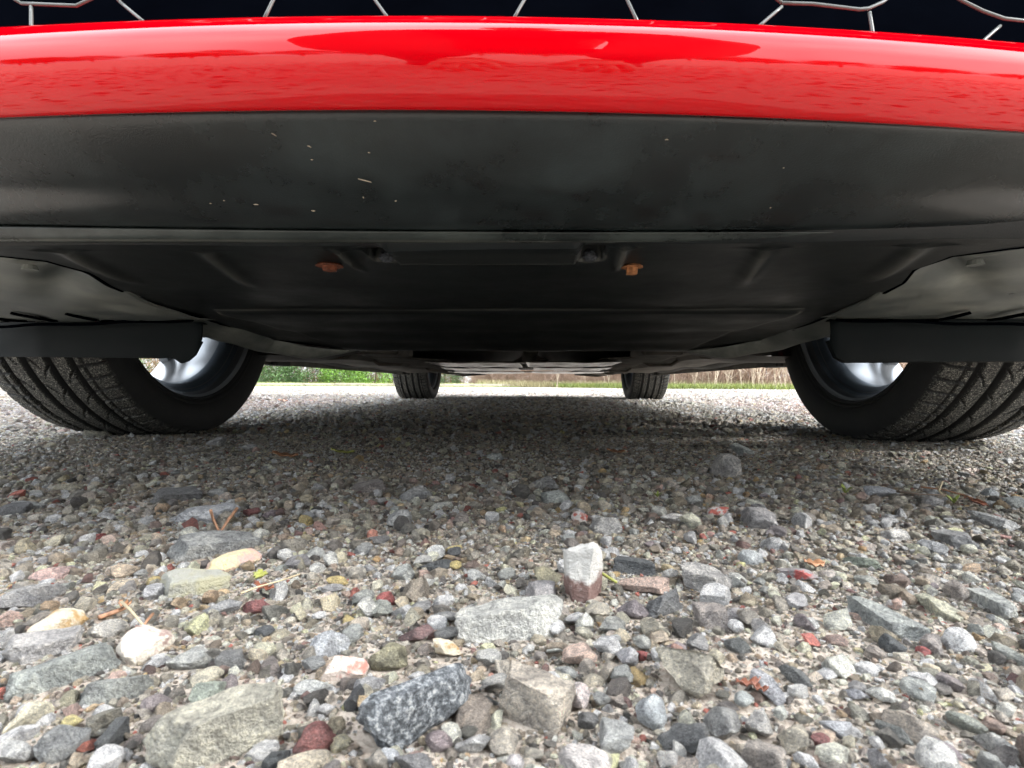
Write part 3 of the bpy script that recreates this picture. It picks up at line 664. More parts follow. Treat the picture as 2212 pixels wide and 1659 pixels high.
# ================================================================== STONES
def stone_mesh(name, sub=3, planes=11, seed=0, rough=.05, cut=(.5, .88), boxy=False):
    rd = random.Random(seed); bm = bmesh.new(); bmesh.ops.create_icosphere(bm, subdivisions=sub, radius=1)
    pl = []
    for i in range(planes):
        n = Vector((rd.gauss(0, 1), rd.gauss(0, 1), rd.gauss(0, .9))).normalized(); pl.append((n, rd.uniform(*cut)))
    if boxy:
        pl = [(n, h * 1.02) for n, h in pl[:8]]
        for k in range(3):
            for sg in (-1, 1):
                n = [rd.gauss(0, .24), rd.gauss(0, .24), rd.gauss(0, .16)]; n[k] = sg; pl.append((Vector(n).normalized(), rd.uniform(.50, .62)))
    o = Vector((rd.random() * 50, rd.random() * 50, rd.random() * 50))
    for v in bm.verts:
        p = v.co * 1.05
        for n, h in pl:
            t = p.dot(n) - h
            if t > 0: p = p - n * t * .985
        p += p.normalized() * (noise.noise(p * 1.7 + o) * rough * 2.2 + noise.noise(p * 4.2 + o) * rough * 1.1)
        if sub > 3: p += p.normalized() * (noise.noise(p * 12 + o) * rough * .5 + noise.noise(p * 27 + o) * rough * .2)
        v.co = p
    # normalise to unit half extents
    for k in range(3):
        lo = min(v.co[k] for v in bm.verts); hi = max(v.co[k] for v in bm.verts)
        for v in bm.verts: v.co[k] = (v.co[k] - (lo + hi) / 2) / ((hi - lo) / 2)
    me = bpy.data.meshes.new(name); bm.to_mesh(me); bm.free()
    me.polygons.foreach_set('use_smooth', [True] * len(me.polygons)); me.set_sharp_from_angle(angle=R(19)); me.update(); return me
PAL = {'white': (.72, .71, .68), 'cool': (.52, .54, .55), 'grey': (.33, .335, .33), 'lgrey': (.46, .465, .45), 'slate': (.085, .095, .10), 'dgrey': (.18, .185, .185), 'beige': (.50, .46, .385), 'olive': (.33, .31, .21),
       'mauve': (.29, .25, .26), 'maroon': (.20, .12, .12), 'red': (.36, .10, .095), 'dred': (.25, .095, .09), 'cream': (.66, .61, .50), 'yellow': (.60, .48, .22), 'pink': (.56, .42, .37), 'orange': (.50, .30, .17), 'green': (.36, .39, .33), 'taupe': (.33, .30, .28)}
foot = []       # footprints (x, y, r)
def put_stone(px, py, w, h, ang, key, label, group=None, seed=None, shape='a', me=None, name='stone', up=0):
    """px, py: centre on the photograph; size from its outline; depth from perspective"""
    g = onground(px, py + h * .12)
    dep = CH / g.y; s = FPX / g.y
    vy = math.sin(R(ang)) / dep; vx = math.cos(R(ang)) + g.x / g.y * vy
    yaw = math.atan2(vy, vx) if abs(ang) < 80 else 0
    stretchl = min(1.7, math.hypot(vx, vy)) if abs(ang) < 80 else 1
    # turn the yaw along the local view ray (stretched perspective at the sides)
    wm = w / s * stretchl * (.92 if stretchl > 1.2 else 1)
    hm = h / s * 1.12
    t = min(.58 * hm, .52 * w / s) if not up else hm * up
    L = (hm - t) / dep
    if stretchl > 1.2: L *= .62
    L = max(.36 * wm, min(1.25 * wm, L))
    if me is None:
        seed = seed if seed is not None else int(px * 7 + py)
        me = stone_mesh(name, 4 if w > 60 else 3, {'a': 13, 'r': 22, 's': 8, 'b': 8}[shape], seed, {'a': .05, 'r': .03, 's': .04, 'b': .045}[shape], {'a': (.48, .88), 'r': (.80, .98), 's': (.55, .9), 'b': (.62, .95)}[shape], shape in 'sb')
    special = key in MT and key not in PAL
    if len(me.materials) == 0: me.materials.append(MT[key] if special else MT['stone'])
    o = bpy.data.objects.new(name, me); COL.objects.link(o)
    tt = t * 1.45
    zc = t - tt * .5 + float(gz(g.x, g.y))
    rd = random.Random(int(px * 3 + py * 5))
    if me.users == 0 or me.name.startswith('stone'):
        mxs = max(wm, L, tt) / 2; me.transform(Matrix.Diagonal((wm / 2 / mxs, L / 2 / mxs, tt / 2 / mxs, 1))); o.scale = (mxs, mxs, mxs)
    else: o.scale = (wm / 2, L / 2, tt / 2)
    o.location = (g.x, g.y, max(zc, tt * .12))
    o.rotation_euler = (rd.uniform(-.10, .10) + .05, rd.uniform(-.10, .10), yaw)
    if not special:
        c = PAL[key]; j = 1.30 * rd.uniform(.88, 1.12); o.color = (*[min(.9, x * j * rd.uniform(.97, 1.03)) for x in c], 1)
    foot.append((g.x, g.y, max(wm, L) / 2, wm / 2, L / 2, yaw)); tag(o, label, 'stone', group); return o
HS = [
 (1261, 1264, 88, 138, 84, 'white_brown', 'tall white upright stone with a brown-red base, standing proud in the middle', 'b', .80),
 (1098, 1342, 236, 100, 8, 'lgrey', 'large flat grey slab just left of the tall white stone', 'b', 0),
 (902, 1530, 300, 178, 28, 'granite', 'big speckled black and white granite stone at the bottom centre', 'a', 0),
 (1155, 1512, 170, 150, -8, 'beige', 'squarish smooth beige-grey stone right of the speckled granite', 's', 0),
 (482, 1585, 335, 165, 20, 'beige', 'largest beige slab near the bottom left of the frame', 'b', 0),
 (683, 1603, 112, 88, 20, 'dred', 'dark red angular stone between the beige slab and the speckled granite', 'a', 0),
 (655, 1650, 130, 50, 20, 'cream', 'cream pinkish stone cut by the bottom edge beneath the dark red one', 'r', 0),
 (712, 1392, 92, 62, 8, 'cool', 'pale blue-white angular stone standing clear above the pink and white one', 'a', 0),
 (745, 1444, 104, 66, 12, 'quartz_pink', 'pink and white streaked stone left of the olive-tan block', 'a', 0),
 (316, 1395, 98, 112, 40, 'cream_brown', 'lumpy cream white stone with brown marks on the left', 'a', 0),
 (110, 1365, 150, 76, 18, 'quartz_orange', 'knobbly cream stone with orange stains near the left edge', 'a', 0),
 (502, 1219, 120, 46, 16, 'yellow_pink', 'slender yellow and pink glassy stone beside a dried leaf', 'r', 0),
 (462, 1112, 112, 54, 16, 'cool', 'pale grey-white block with a forked dry twig leaning on it', 'b', 0),
 (660, 1125, 36, 26, 0, 'yellow', 'small bright yellow pebble in the left middle ground', 'a', 0),
 (668, 1148, 22, 20, 0, 'pink', 'tiny pink pebble touching the bright yellow one from below', 'a', 0),
 (561, 1155, 38, 26, 0, 'white', 'rounded white pebble right of the long flat grey slab', 'r', 0),
 (472, 1184, 200, 56, 12, 'grey', 'long flat grey slab under the white block with the twig', 'b', 0),
 (425, 1268, 156, 66, 10, 'mossy', 'flat greenish grey slab with a yellow mossy front edge', 'b', 0),
 (340, 1282, 76, 44, 15, 'cool', 'pale grey angular stone left of the mossy edged slab', 'a', 0),
 (398, 1225, 28, 22, 0, 'white', 'small white pebble left of the yellow and pink stone', 'r', 0),
 (332, 1257, 30, 22, 0, 'yellow', 'pale yellow pebble behind the mossy edged slab', 'r', 0),
 (1567, 1020, 66, 56, 0, 'white_s', 'round pale stone standing high under the car on the right', 'r', .75),
 (1600, 976, 44, 30, 0, 'lgrey', 'pointed grey stone behind the round pale stone', 'a', .7),
 (1735, 1131, 42, 42, 0, 'white', 'bright white wedge-shaped stone in the right middle ground', 'a', .6),
 (1632, 1122, 82, 52, -30, 'lgrey', 'grey wedge stone left of the bright white wedge', 'a', 0),
 (1251, 1118, 36, 38, 0, 'white_red', 'red and white mottled pebble beside the pale angular stone', 'a', .5),
 (1306, 1136, 70, 46, 0, 'lgrey', 'pale grey-green angular stone right of the red mottled pebble', 'a', 0),
 (1198, 1074, 62, 34, 0, 'lgrey', 'light grey rounded stone in the shade in front of the flat one', 'r', 0),
 (1172, 1044, 72, 30, 0, 'grey', 'flat grey stone farthest back in the centre shade', 'a', 0),
 (1070, 988, 38, 20, 0, 'cool', 'pale stone catching light deep under the car', 'a', .6),
 (832, 1292, 44, 32, 0, 'red', 'bright crimson pebble left of the large flat grey slab', 'a', 0),
 (555, 1312, 68, 32, 0, 'dred', 'flat dusky pink-red stone left of the crimson pebble', 'a', 0),
 (1198, 1355, 46, 34, 0, 'white', 'white pebble with a warm underside in front of the grey slab', 'r', .5),
 (965, 1396, 60, 48, 0, 'quartz_orange', 'triangular pebble with pink tip and orange foot', 'a', .5),
 (1262, 1365, 38, 30, 0, 'beige', 'small tan triangular pebble right of the white one', 'a', .5),
 (1184, 1243, 62, 38, 0, 'olive', 'olive-tan angular stone left of the tall white stone', 'a', 0),
 (1168, 1279, 68, 42, 0, 'lgrey', 'squarish grey stone tucked behind the flat grey slab', 's', 0),
 (1372, 1220, 96, 32, -5, 'slate', 'dark ridged slate right of the yellow-green stem', 'b', 0),
 (1392, 1262, 112, 36, -5, 'pink', 'pinkish crumbling flat stone right of the stem', 'a', 0),
 (1368, 1316, 72, 40, 0, 'mauve', 'mauve grey stone right of the tall white stone base', 'a', 0),
 (1432, 1306, 84, 52, 20, 'dgrey', 'dark grey wedge stone with pale flecks right of the mauve one', 'a', 0),
 (2072, 1388, 76, 74, -20, 'white', 'bright white rounded stone near the right edge', 'r', .5),
 (2018, 1398, 60, 50, -20, 'taupe', 'brownish stone leaning on the bright white rounded stone', 'a', 0),
 (1406, 1537, 65, 76, 0, 'cool', 'smooth pale grey egg-shaped pebble, left of the dark gap', 'r', .5),
 (1642, 1563, 62, 70, -20, 'white', 'bright pale angular pebble right of the fossil-marked stone', 'a', .5),
 (1607, 1508, 36, 42, -30, 'cool', 'small blue-grey oval pebble above the bright angular pebble', 'r', 0),
 (1652, 1485, 84, 52, -38, 'cool', 'long pale blue-grey stone sloping down to the right', 'a', 0),
 (1690, 1538, 32, 38, -30, 'white', 'small white pebble below the long blue-grey stone', 'a', 0),
 (1490, 1442, 135, 120, -32, 'cream', 'big yellowish white pitted limestone on the right of centre', 'a', 0),
 (1558, 1556, 88, 90, -15, 'grey', 'grey-brown stone with fossil marks below the limestone', 'a', 0),
 (1476, 1588, 118, 84, -8, 'dgrey', 'dark striped stone at the bottom under the egg-shaped pebble', 'a', 0),
 (1722, 1594, 76, 82, -35, 'beige', 'tapering beige-green stone right of the bright angular pebble', 'a', 0),
 (1652, 1636, 104, 62, -20, 'taupe', 'flat taupe block at the bottom edge right of centre', 's', 0),
 (1740, 1644, 64, 36, -25, 'white', 'elongated white pebble at the bottom edge beside the taupe block', 'r', 0),
 (1252, 1501, 46, 70, 85, 'pink_w', 'upright pinkish white oval pebble right of the beige squarish stone', 'r', .5),
 (766, 1511, 42, 74, 80, 'slate', 'narrow dark slate standing left of the speckled granite', 'b', .5),
 (1387, 1416, 30, 26, 0, 'red', 'small brick-red pebble left of the pitted limestone', 'a', 0),
 (1113, 1647, 40, 42, 0, 'white', 'white pebble cut by the bottom edge in the centre', 'r', .5),
 (948, 1601, 60, 52, 0, 'mauve', 'purplish grey rounded pebble below the speckled granite', 'r', 0),
 (1088, 1600, 66, 72, 0, 'beige', 'tan oval stone at the bottom below the beige squarish stone', 'r', 0),
 (1022, 1605, 78, 52, 0, 'lgrey', 'grey pebble with a white stripe between two tan stones', 'a', 0),
 (840, 1634, 50, 40, 0, 'cool', 'small light grey pebble in front of the granite', 'r', 0),
 (895, 1648, 90, 46, 0, 'dgrey', 'dark grey stone cut by the bottom edge under the granite', 'a', 0),
 (1333, 1594, 80, 74, 0, 'lgrey', 'pale grey block left of the dark striped stone', 's', 0),
 (1270, 1556, 46, 38, 0, 'dgrey', 'dark grey angular pebble below the pinkish white oval', 'a', 0),
 (1215, 1490, 1, 1, 0, None, '', 'a', 0),
 (840, 1424, 88, 64, 0, 'olive', 'olive-tan angular block right of the pink and white stone', 'a', 0),
 (900, 1368, 82, 40, 0, 'maroon', 'maroon grey flat stone below the small slate cluster', 'a', 0),
 (1358, 1414, 46, 46, 0, 'cool', 'light grey wedge left of the brick-red pebble', 'a', 0),
 (1056, 1421, 56, 40, 0, 'lgrey', 'grey wedge-shaped stone in front of the flat grey slab', 'a', 0),
 (1051, 1514, 46, 40, 0, 'dgrey', 'small dark star-shaped stone wedged against the granite', 'a', 0),
 (571, 1403, 50, 32, 5, 'cream', 'cream oval pebble left of the pale blue-white stone', 'r', 0),
 (448, 1459, 78, 38, 20, 'cream', 'pale cream-green smooth pebble lying on a grey stone', 'r', .4),
 (448, 1500, 84, 62, 15, 'green', 'grey-green angular stone under the pale smooth pebble', 'a', 0),
 (243, 1492, 170, 72, 8, 'grey', 'flat grey slab with a rounded right end on the left', 'b', 0),
 (136, 1458, 262, 80, 18, 'grey', 'long grey slab sloping up to the lumpy cream stone', 'b', 0),
 (94, 1408, 196, 70, 14, 'lgrey', 'grey-green slab below the orange-stained stone at the left', 'b', 0),
 (233, 1369, 92, 44, 10, 'white_s', 'pale oval stone between the orange-stained and lumpy ones', 'r', 0),
 (59, 1549, 122, 62, 22, 'cream', 'pale yellow smooth stone at the left edge', 'a', 0),
 (243, 1591, 82, 56, 38, 'slate', 'dark blue slate stick lying left of the largest beige slab', 'b', 0),
 (137, 1607, 132, 92, 20, 'grey', 'broad grey stone at the bottom left', 'a', 0),
 (40, 1625, 90, 66, 10, 'lgrey', 'light grey stone in the bottom left corner', 'a', 0),
 (413, 1428, 112, 60, 8, 'lgrey', 'grey stone with a white rim right of the lumpy cream stone', 'a', 0),
 (500, 1428, 62, 50, 5, 'dgrey', 'dark grey squarish stone right of the white-rimmed one', 's', 0),
 (337, 1521, 72, 42, 12, 'mauve', 'mauve smooth pebble above the largest beige slab', 'r', 0),
 (150, 1508, 34, 38, 40, 'olive', 'small brown oblong pebble between two grey slabs', 's', 0),
 (601, 1640, 62, 56, 40, 'slate', 'dark slate shard right of the largest beige slab', 'a', 0),
 (480, 1312, 90, 34, 5, 'grey', 'low grey stone below the mossy edged slab', 'a', 0),
 (60, 1300, 180, 60, 12, 'grey', 'wide grey slab near the left edge behind the orange-stained stone', 'a', 0),
 (115, 1245, 110, 36, 8, 'pink', 'flat grey-pink stone in the left middle ground', 'a', 0),
 (20, 1345, 70, 44, 10, 'pink', 'pale pink stone cut by the left edge', 'a', 0),
 (1621, 1206, 56, 36, 0, 'cool', 'rounded pale grey stone in the right middle ground', 'r', 0),
 (2013, 1182, 78, 26, -28, 'cool', 'pale sloping stone left of the long grey slab at the right', 'a', 0),
 (2062, 1168, 108, 40, -22, 'grey', 'long grey slab sloping down to the right, upper right', 'b', 0),
 (2150, 1130, 116, 34, -18, 'lgrey', 'long pale-edged slab at the right edge, upper right', 'b', 0),
 (1934, 1158, 62, 34, -10, 'white', 'off-white stone left of the pale sloping one', 'a', 0),
 (1873, 1102, 34, 24, 0, 'white', 'small white angular stone ahead of the right tyre', 'a', 0),
 (1527, 1250, 124, 56, -10, 'lgrey', 'streaked grey slab behind the white block, right of centre', 'b', 0),
 (1546, 1284, 64, 42, -10, 'white', 'bright white block in front of the streaked grey slab', 'b', .5),
 (1722, 1240, 96, 34, -12, 'grey_red', 'grey stone with bright red patches in the right middle', 'a', 0),
 (1861, 1218, 92, 30, -15, 'green', 'grey-green flat stone right of the red-patched one', 'a', 0),
 (2013, 1085, 52, 28, -8, 'lgrey', 'blue-grey stone beside the pine needles at the right', 'a', 0),
 (2187, 1088, 58, 34, -8, 'grey', 'grey stone at the right edge beside the reddish twig', 'a', 0),
 (2138, 1064, 40, 26, -5, 'cool', 'pale grey peaked stone near the right edge', 'a', .5),
 (1904, 1064, 84, 22, -4, 'cool', 'long pale stone in the right distance near the seedling', 'a', 0),
 (1496, 1081, 42, 26, 0, 'lgrey', 'grey stone below the round pale stone', 'a', 0),
 (1494, 1161, 28, 36, 0, 'white', 'narrow white stone in the centre right middle ground', 'a', .5),
 (1450, 1119, 34, 30, -35, 'white', 'bright white slanting chip left of the grey wedge', 'a', .4),
 (1548, 1105, 26, 32, -30, 'white_red', 'white and crimson pebble just left of the grey wedge', 'a', .4),
 (1906, 1341, 176, 58, -26, 'grey', 'long rounded grey slab sloping towards the crimson pebble, right', 'b', 0),
 (2031, 1313, 104, 46, -28, 'cream', 'long whitish pink-marked stone above the bright rounded one', 'a', 0),
 (2150, 1306, 136, 46, -30, 'lgrey', 'long pale grey slab at the right edge above the orange pebble', 'b', 0),
 (1534, 1331, 78, 60, -5, 'taupe', 'squarish brown-grey block left of the white oval pebble', 's', 0),
 (1589, 1351, 32, 42, 0, 'white', 'white oval pebble right of the squarish brown-grey block', 'r', .4),
 (1593, 1394, 62, 36, -10, 'dgrey', 'dark grey chipped stone below the white oval pebble', 'a', 0),
 (1925, 1398, 64, 44, -20, 'slate', 'dark green-black stone left of the crimson pebble', 'a', 0),
 (1994, 1408, 38, 24, -15, 'red', 'crimson oblong pebble in front of the bright white rounded stone', 'r', 0),
 (2182, 1418, 100, 38, -30, 'lgrey', 'pale grey-green slab at the right edge', 'a', 0),
 (2180, 1445, 36, 20, -20, 'orange', 'orange pebble on the pale slab at the right edge', 'a', .4),
 (2128, 1492, 92, 38, -35, 'white', 'long white stone sloping down at the right', 'a', 0),
 (2052, 1478, 72, 46, -20, 'mauve', 'purplish grey angular stone left of the long white one', 'a', 0),
 (2086, 1562, 96, 40, -12, 'green', 'pale green-grey flat stone at the lower right', 'a', 0),
 (2150, 1608, 128, 48, -28, 'lgrey', 'long light grey slab in the lower right corner', 'a', 0),
 (1930, 1582, 98, 36, -30, 'dgrey', 'long dark grey-green shard at the lower right', 'a', 0),
 (1444, 1640, 40, 60, 0, 'white', 'white stone cut by the bottom edge right of centre', 'a', .4),
 (2040, 1625, 84, 56, -30, 'mauve', 'smooth pinkish grey stone at the bottom right', 'r', 0),
 (1812, 1566, 54, 60, -35, 'cool', 'blue-grey upright chip at the lower right', 'a', .3),
 (1770, 1600, 40, 34, 0, 'dred', 'dark red stone at the lower right beside the tapering beige one', 'a', 0),
 (1850, 1500, 60, 26, -10, 'cool', 'pale flat pebble in the sandy patch at the right', 'a', 0),
 (1785, 1455, 32, 36, -30, 'white', 'white pointed pebble above the sandy patch at the right', 'a', .4),
 (1720, 1460, 84, 34, -30, 'dgrey', 'dark shard between the limestone and the sandy patch', 'a', 0),
 (212, 940, 56, 22, 0, 'beige', 'tan stone pressed against the front of the left tyre', 'r', .8),
 (472, 956, 40, 22, 0, 'lgrey', 'pale grey stone beside the left front tyre', 'a', .7),
 (541, 968, 32, 16, 0, 'lgrey', 'smaller grey stone right of the pale one by the left tyre', 'a', .6),
 (60, 1096, 76, 26, 5, 'lgrey', 'pale flat stone at the left edge in the middle distance', 'a', 0),
 (150, 1054, 84, 22, 5, 'beige', 'long beige flat stone on the left in the middle distance', 'a', 0),
 (380, 1072, 120, 34, 5, 'dgrey', 'long dark slab on the left in the middle distance', 'b', 0),
 (470, 1066, 44, 18, 0, 'lgrey', 'small pale rectangular stone right of the long dark slab', 's', 0),
 (30, 1105, 60, 32, 0, 'dgrey', 'dark stone below the pale flat one at the left edge', 'a', 0),
 (900, 1065, 70, 36, 0, 'grey', 'large embedded grey stone left of centre in the shade', 'a', 0),
 (800, 1052, 80, 30, 0, 'taupe', 'brownish embedded stone left of centre in the shade', 'a', 0),
 (864, 1125, 54, 36, 0, 'lgrey', 'pale rounded stone in the centre left middle ground', 'r', 0),
 (820, 1168, 46, 20, 0, 'dgrey', 'dark pebble below the pale rounded centre left stone', 'a', 0),
 (1063, 1120, 32, 24, 0, 'white', 'white glinting pebble in the centre middle ground', 'a', 0),
 (940, 1220, 70, 26, 0, 'slate', 'dark brown pebble right of a pale yellow one', 'a', 0),
 (982, 1220, 30, 16, 0, 'yellow', 'pale yellow pebble in the centre', 'r', 0),
 (730, 1255, 46, 18, 0, 'yellow', 'yellow oblong pebble above the crimson pebble', 'a', 0),
 (212, 1163, 24, 18, 0, 'red', 'tiny bright red pebble in the sandy left middle ground', 'a', 0),
 (545, 1108, 34, 18, 0, 'dred', 'dark red pebble right of the forked twig', 'a', 0),
]
PAL['white_s'] = (.58, .56, .52); PAL['pink_w'] = (.72, .64, .60); PAL['cream'] = (.62, .58, .46)
for t_ in HS:
    px, py, w_, h_, a_, key, lab, shp, up = t_
    if key is None: continue
    put_stone(px, py, w_, h_, a_, key, lab, shape=shp, up=up)
FT = np.array([(f[0], f[1], f[3], f[4], f[5]) for f in foot])
# pebbles: middling stones between the named ones, by colour group
PEB = {'grey': ('small grey stone lying loose among the gravel', 'small grey stones in the gravel', .36), 'lgrey': ('small pale grey stone lying loose among the gravel', 'small pale grey stones in the gravel', .26), 'white': ('small white stone among the gravel', 'small white stones in the gravel', .17),
       'mauve': ('small purplish stone lying loose in the gravel', 'small purplish stones in the gravel', .10), 'beige': ('small tan stone lying loose in the gravel', 'small tan stones in the gravel', .10), 'slate': ('small dark slate stone in the gravel', 'small dark stones in the gravel', .06), 'pink': ('small pink stone in the gravel', 'small pink stones in the gravel', .03)}
REFS = [(1260, 1268, 'tall white stone'), (1098, 1342, 'large flat grey slab'), (900, 1522, 'speckled granite'), (1155, 1512, 'squarish beige stone'), (482, 1585, 'largest beige slab'), (683, 1603, 'dark red angular stone'),
        (316, 1395, 'lumpy cream stone'), (110, 1365, 'orange-stained cream stone'), (502, 1219, 'yellow and pink stone'), (425, 1268, 'mossy edged slab'), (1567, 1020, 'round pale stone'), (1490, 1442, 'pitted limestone'),
        (2072, 1388, 'bright white rounded stone'), (1406, 1537, 'egg-shaped pebble'), (1722, 1240, 'red-patched stone'), (832, 1292, 'crimson pebble'), (472, 1184, 'long flat grey slab'), (1906, 1341, 'long rounded grey slab'),
        (745, 1444, 'pink and white stone'), (1558, 1556, 'fossil-marked stone'), (2050, 1068, 'pine needles'), (900, 1368, 'maroon flat stone'), (1251, 1118, 'red mottled pebble'), (1632, 1122, 'grey wedge stone'), (840, 1424, 'olive-tan block'),
        (900, 1065, 'large embedded grey stone'), (380, 1072, 'long dark slab'), (1722, 1594, 'tapering beige stone'), (2086, 1562, 'pale green-grey flat stone'), (243, 1591, 'blue slate stick'), (212, 1163, 'tiny bright red pebble'), (1170, 1044, 'flat grey stone in the shade'),
        (545, 1312, 'dusky pink-red stone'), (1850, 1500, 'sandy patch'), (2180, 1445, 'orange pebble'), (1934, 1158, 'off-white stone'), (115, 1245, 'flat grey-pink stone'), (660, 1125, 'bright yellow pebble'), (740, 976, 'green blade')]
def where(px, py):
    x, y, nm = min(REFS, key=lambda q: math.hypot(q[0] - px, (q[1] - py) * 1.6)); dx, dy = px - x, (py - y) * 1.6; a = math.degrees(math.atan2(dy, dx)) % 360
    dr = ['right of', 'front-right of', 'in front of', 'front-left of', 'left of', 'behind-left of', 'behind', 'behind-right of'][int((a + 22.5) // 45) % 8]
    n = math.hypot(dx, dy); return ('close ' if n < 85 else 'some way ' if n < 190 else 'far ') + dr + ' the ' + nm
pm = [stone_mesh('pebble', 3, 12, 900 + i, .055) for i in range(10)]
keys = list(PEB); pr = np.array([PEB[k][2] for k in keys]); pr /= pr.sum()
cnt = 0; tries = 0
while cnt < 165 and tries < 6000:
    tries += 1
    py = rng.uniform(1100, 1655) if rng.random() < .85 else rng.uniform(1010, 1100); px = rng.uniform(0, 2212)
    w_ = rng.uniform(.035, .075) * (py - 829) * 1.45; g = onground(px, py); r_ = w_ / FPX * g.y / 2
    if any(math.hypot(f[0] - g.x, f[1] - g.y) < f[2] * .85 + r_ for f in foot): continue
    k = keys[rng.choice(len(keys), p=pr)]
    ang = -(px - CX) / 1106 * 22 + rng.uniform(-12, 12)
    put_stone(px, py, w_ * rng.uniform(.9, 1.4), w_ * rng.uniform(.55, .8), ang, k, PEB[k][0].split(' lying')[0].split(' among')[0].split(' in the')[0] + ' ' + where(px, py), PEB[k][1], me=pm[cnt % 10]); cnt += 1
# ---- gravel: everything nobody could count
protoc = bpy.data.collections.new('gravel_shapes')
NP_ = 14
for i in range(NP_):
    me = stone_mesh('gravel_shape', 2, 10 if i < 9 else 7, 400 + i, .07, (.36, .80)); me.materials.append(MT['gstone'])
    protoc.objects.link(bpy.data.objects.new('gravel_shape', me))
gcols = np.array([(.30, .29, .27), (.40, .385, .35), (.22, .215, .205), (.35, .31, .255), (.62, .60, .56), (.115, .115, .115), (.29, .225, .205), (.22, .14, .135), (.50, .40, .28), (.34, .12, .10), (.50, .46, .39), (.50, .37, .20)])
gw = np.array([.17, .21, .09, .17, .14, .07, .035, .014, .04, .012, .14, .009]); gw /= gw.sum()
def band(d0, d1, s, smin, smax, flat=.65, full=False, keep=1.0, lift=.0):
    xm = .933 * d1 * 1.16 + .08
    if full: xs_ = np.arange(-4, 4, s); ys_ = np.arange(-1.2, 8, s)
    else: xs_ = np.arange(-xm, xm, s); ys_ = np.arange(d0, d1, s)
    A, B = np.meshgrid(xs_, ys_, indexing='ij'); A = A.ravel() + rng.uniform(-.6, .6, A.size) * s; B = B.ravel() + rng.uniform(-.6, .6, B.size) * s
    inside = (np.abs(A) < .933 * B * 1.16 + .08) & (B > .1)
    m = (~inside if full else inside) & (rng.random(A.size) < keep); A, B = A[m], B[m]
    # bare sandy patches
    if s < .006:
        pn = np.sin(A * 23 + 2 * np.sin(B * 17)) * np.sin(B * 29 + 1.7 * np.sin(A * 13)); m = rng.random(A.size) > .35 * np.clip(pn * 1.6, 0, 1); A, B = A[m], B[m]
    # keep clear of the tops of single stones
    k = np.ones(A.size, bool)
    for fx, fy, a_, b_, yw in FT:
        if fy > d1 + .1 or fy < d0 - .1: continue
        dx, dy = A - fx, B - fy; u_ = (dx * math.cos(yw) + dy * math.sin(yw)) / a_; v_ = (-dx * math.sin(yw) + dy * math.cos(yw)) / b_
        k &= (u_ * u_ + v_ * v_) > .80 + (0 if smin < .004 else (smax * .6 / min(a_, b_)))
    A, B = A[k], B[k]; n = A.size
    sz = np.exp(rng.uniform(0, 1, n) ** 1.9 * math.log(smax / smin)) * smin / 2
    sc = np.stack([sz * rng.uniform(.85, 1.3, n), sz * rng.uniform(.7, 1.1, n), sz * rng.uniform(flat * .7, flat * 1.25, n)], -1)
    Z = gz(A, B) + sc[:, 2] * rng.uniform(-.15, .75, n) + lift
    return np.stack([A, B, Z], -1), sc
def make_gravel(name, bands, label):
    pos = np.concatenate([b_[0] for b_ in bands]); sc = np.concatenate([b_[1] for b_ in bands]); n = len(pos)
    ci = rng.choice(len(gcols), n, p=gw); far = sstep(1.3, 3.0, np.hypot(pos[:, 0], pos[:, 1]))[:, None]; c = (gcols[ci] * 1.56 * (1 - .35 * far) + .22 * far) * (1 + .12 * far) * np.exp(rng.normal(0, .46, (n, 1))) * np.array([1.045, .985, .90]) * rng.uniform(.96, 1.04, (n, 3)); c = np.concatenate([np.clip(c, 0, .85), np.ones((n, 1))], 1)  # far: colour lightened with distance in place of brighter open daylight
    me = bpy.data.meshes.new(name); me.vertices.add(n); me.vertices.foreach_set('co', pos.reshape(-1)); me.update()
    def at(nm, ty, key, arr): a = me.attributes.new(nm, ty, 'POINT'); a.data.foreach_set(key, np.ascontiguousarray(arr).reshape(-1))
    at('col', 'FLOAT_COLOR', 'color', c.astype(np.float32)); at('scl', 'FLOAT_VECTOR', 'vector', sc.astype(np.float32))
    rot = np.stack([rng.normal(0, .35, n), rng.normal(0, .35, n), rng.uniform(0, 6.28, n)], -1); at('rot', 'FLOAT_VECTOR', 'vector', rot.astype(np.float32))
    at('pick', 'INT', 'value', rng.integers(0, NP_, n).astype(np.int32))
    o = bpy.data.objects.new(name, me); COL.objects.link(o); tag(o, label, 'gravel', kind='stuff')
    ng = bpy.data.node_groups.new(name, 'GeometryNodeTree'); ng.interface.new_socket('Geometry', in_out='INPUT', socket_type='NodeSocketGeometry'); ng.interface.new_socket('Geometry', in_out='OUTPUT', socket_type='NodeSocketGeometry')
    N = ng.nodes; gi = N.new('NodeGroupInput'); go = N.new('NodeGroupOutput'); ip = N.new('GeometryNodeInstanceOnPoints'); co = N.new('GeometryNodeCollectionInfo')
    co.inputs['Collection'].default_value = protoc; co.inputs['Separate Children'].default_value = True; co.inputs['Reset Children'].default_value = True
    def na(nm, ty): a = N.new('GeometryNodeInputNamedAttribute'); a.data_type = ty; a.inputs['Name'].default_value = nm; return [q for q in a.outputs if q.enabled][0]
    L = ng.links; L.new(gi.outputs[0], ip.inputs['Points']); L.new(co.outputs[0], ip.inputs['Instance']); ip.inputs['Pick Instance'].default_value = True
    L.new(na('pick', 'INT'), ip.inputs['Instance Index']); L.new(na('scl', 'FLOAT_VECTOR'), ip.inputs['Scale']); L.new(na('rot', 'FLOAT_VECTOR'), ip.inputs['Rotation']); L.new(ip.outputs[0], go.inputs[0])
    m = o.modifiers.new('scatter', 'NODES'); m.node_group = ng; print(name, n); return o
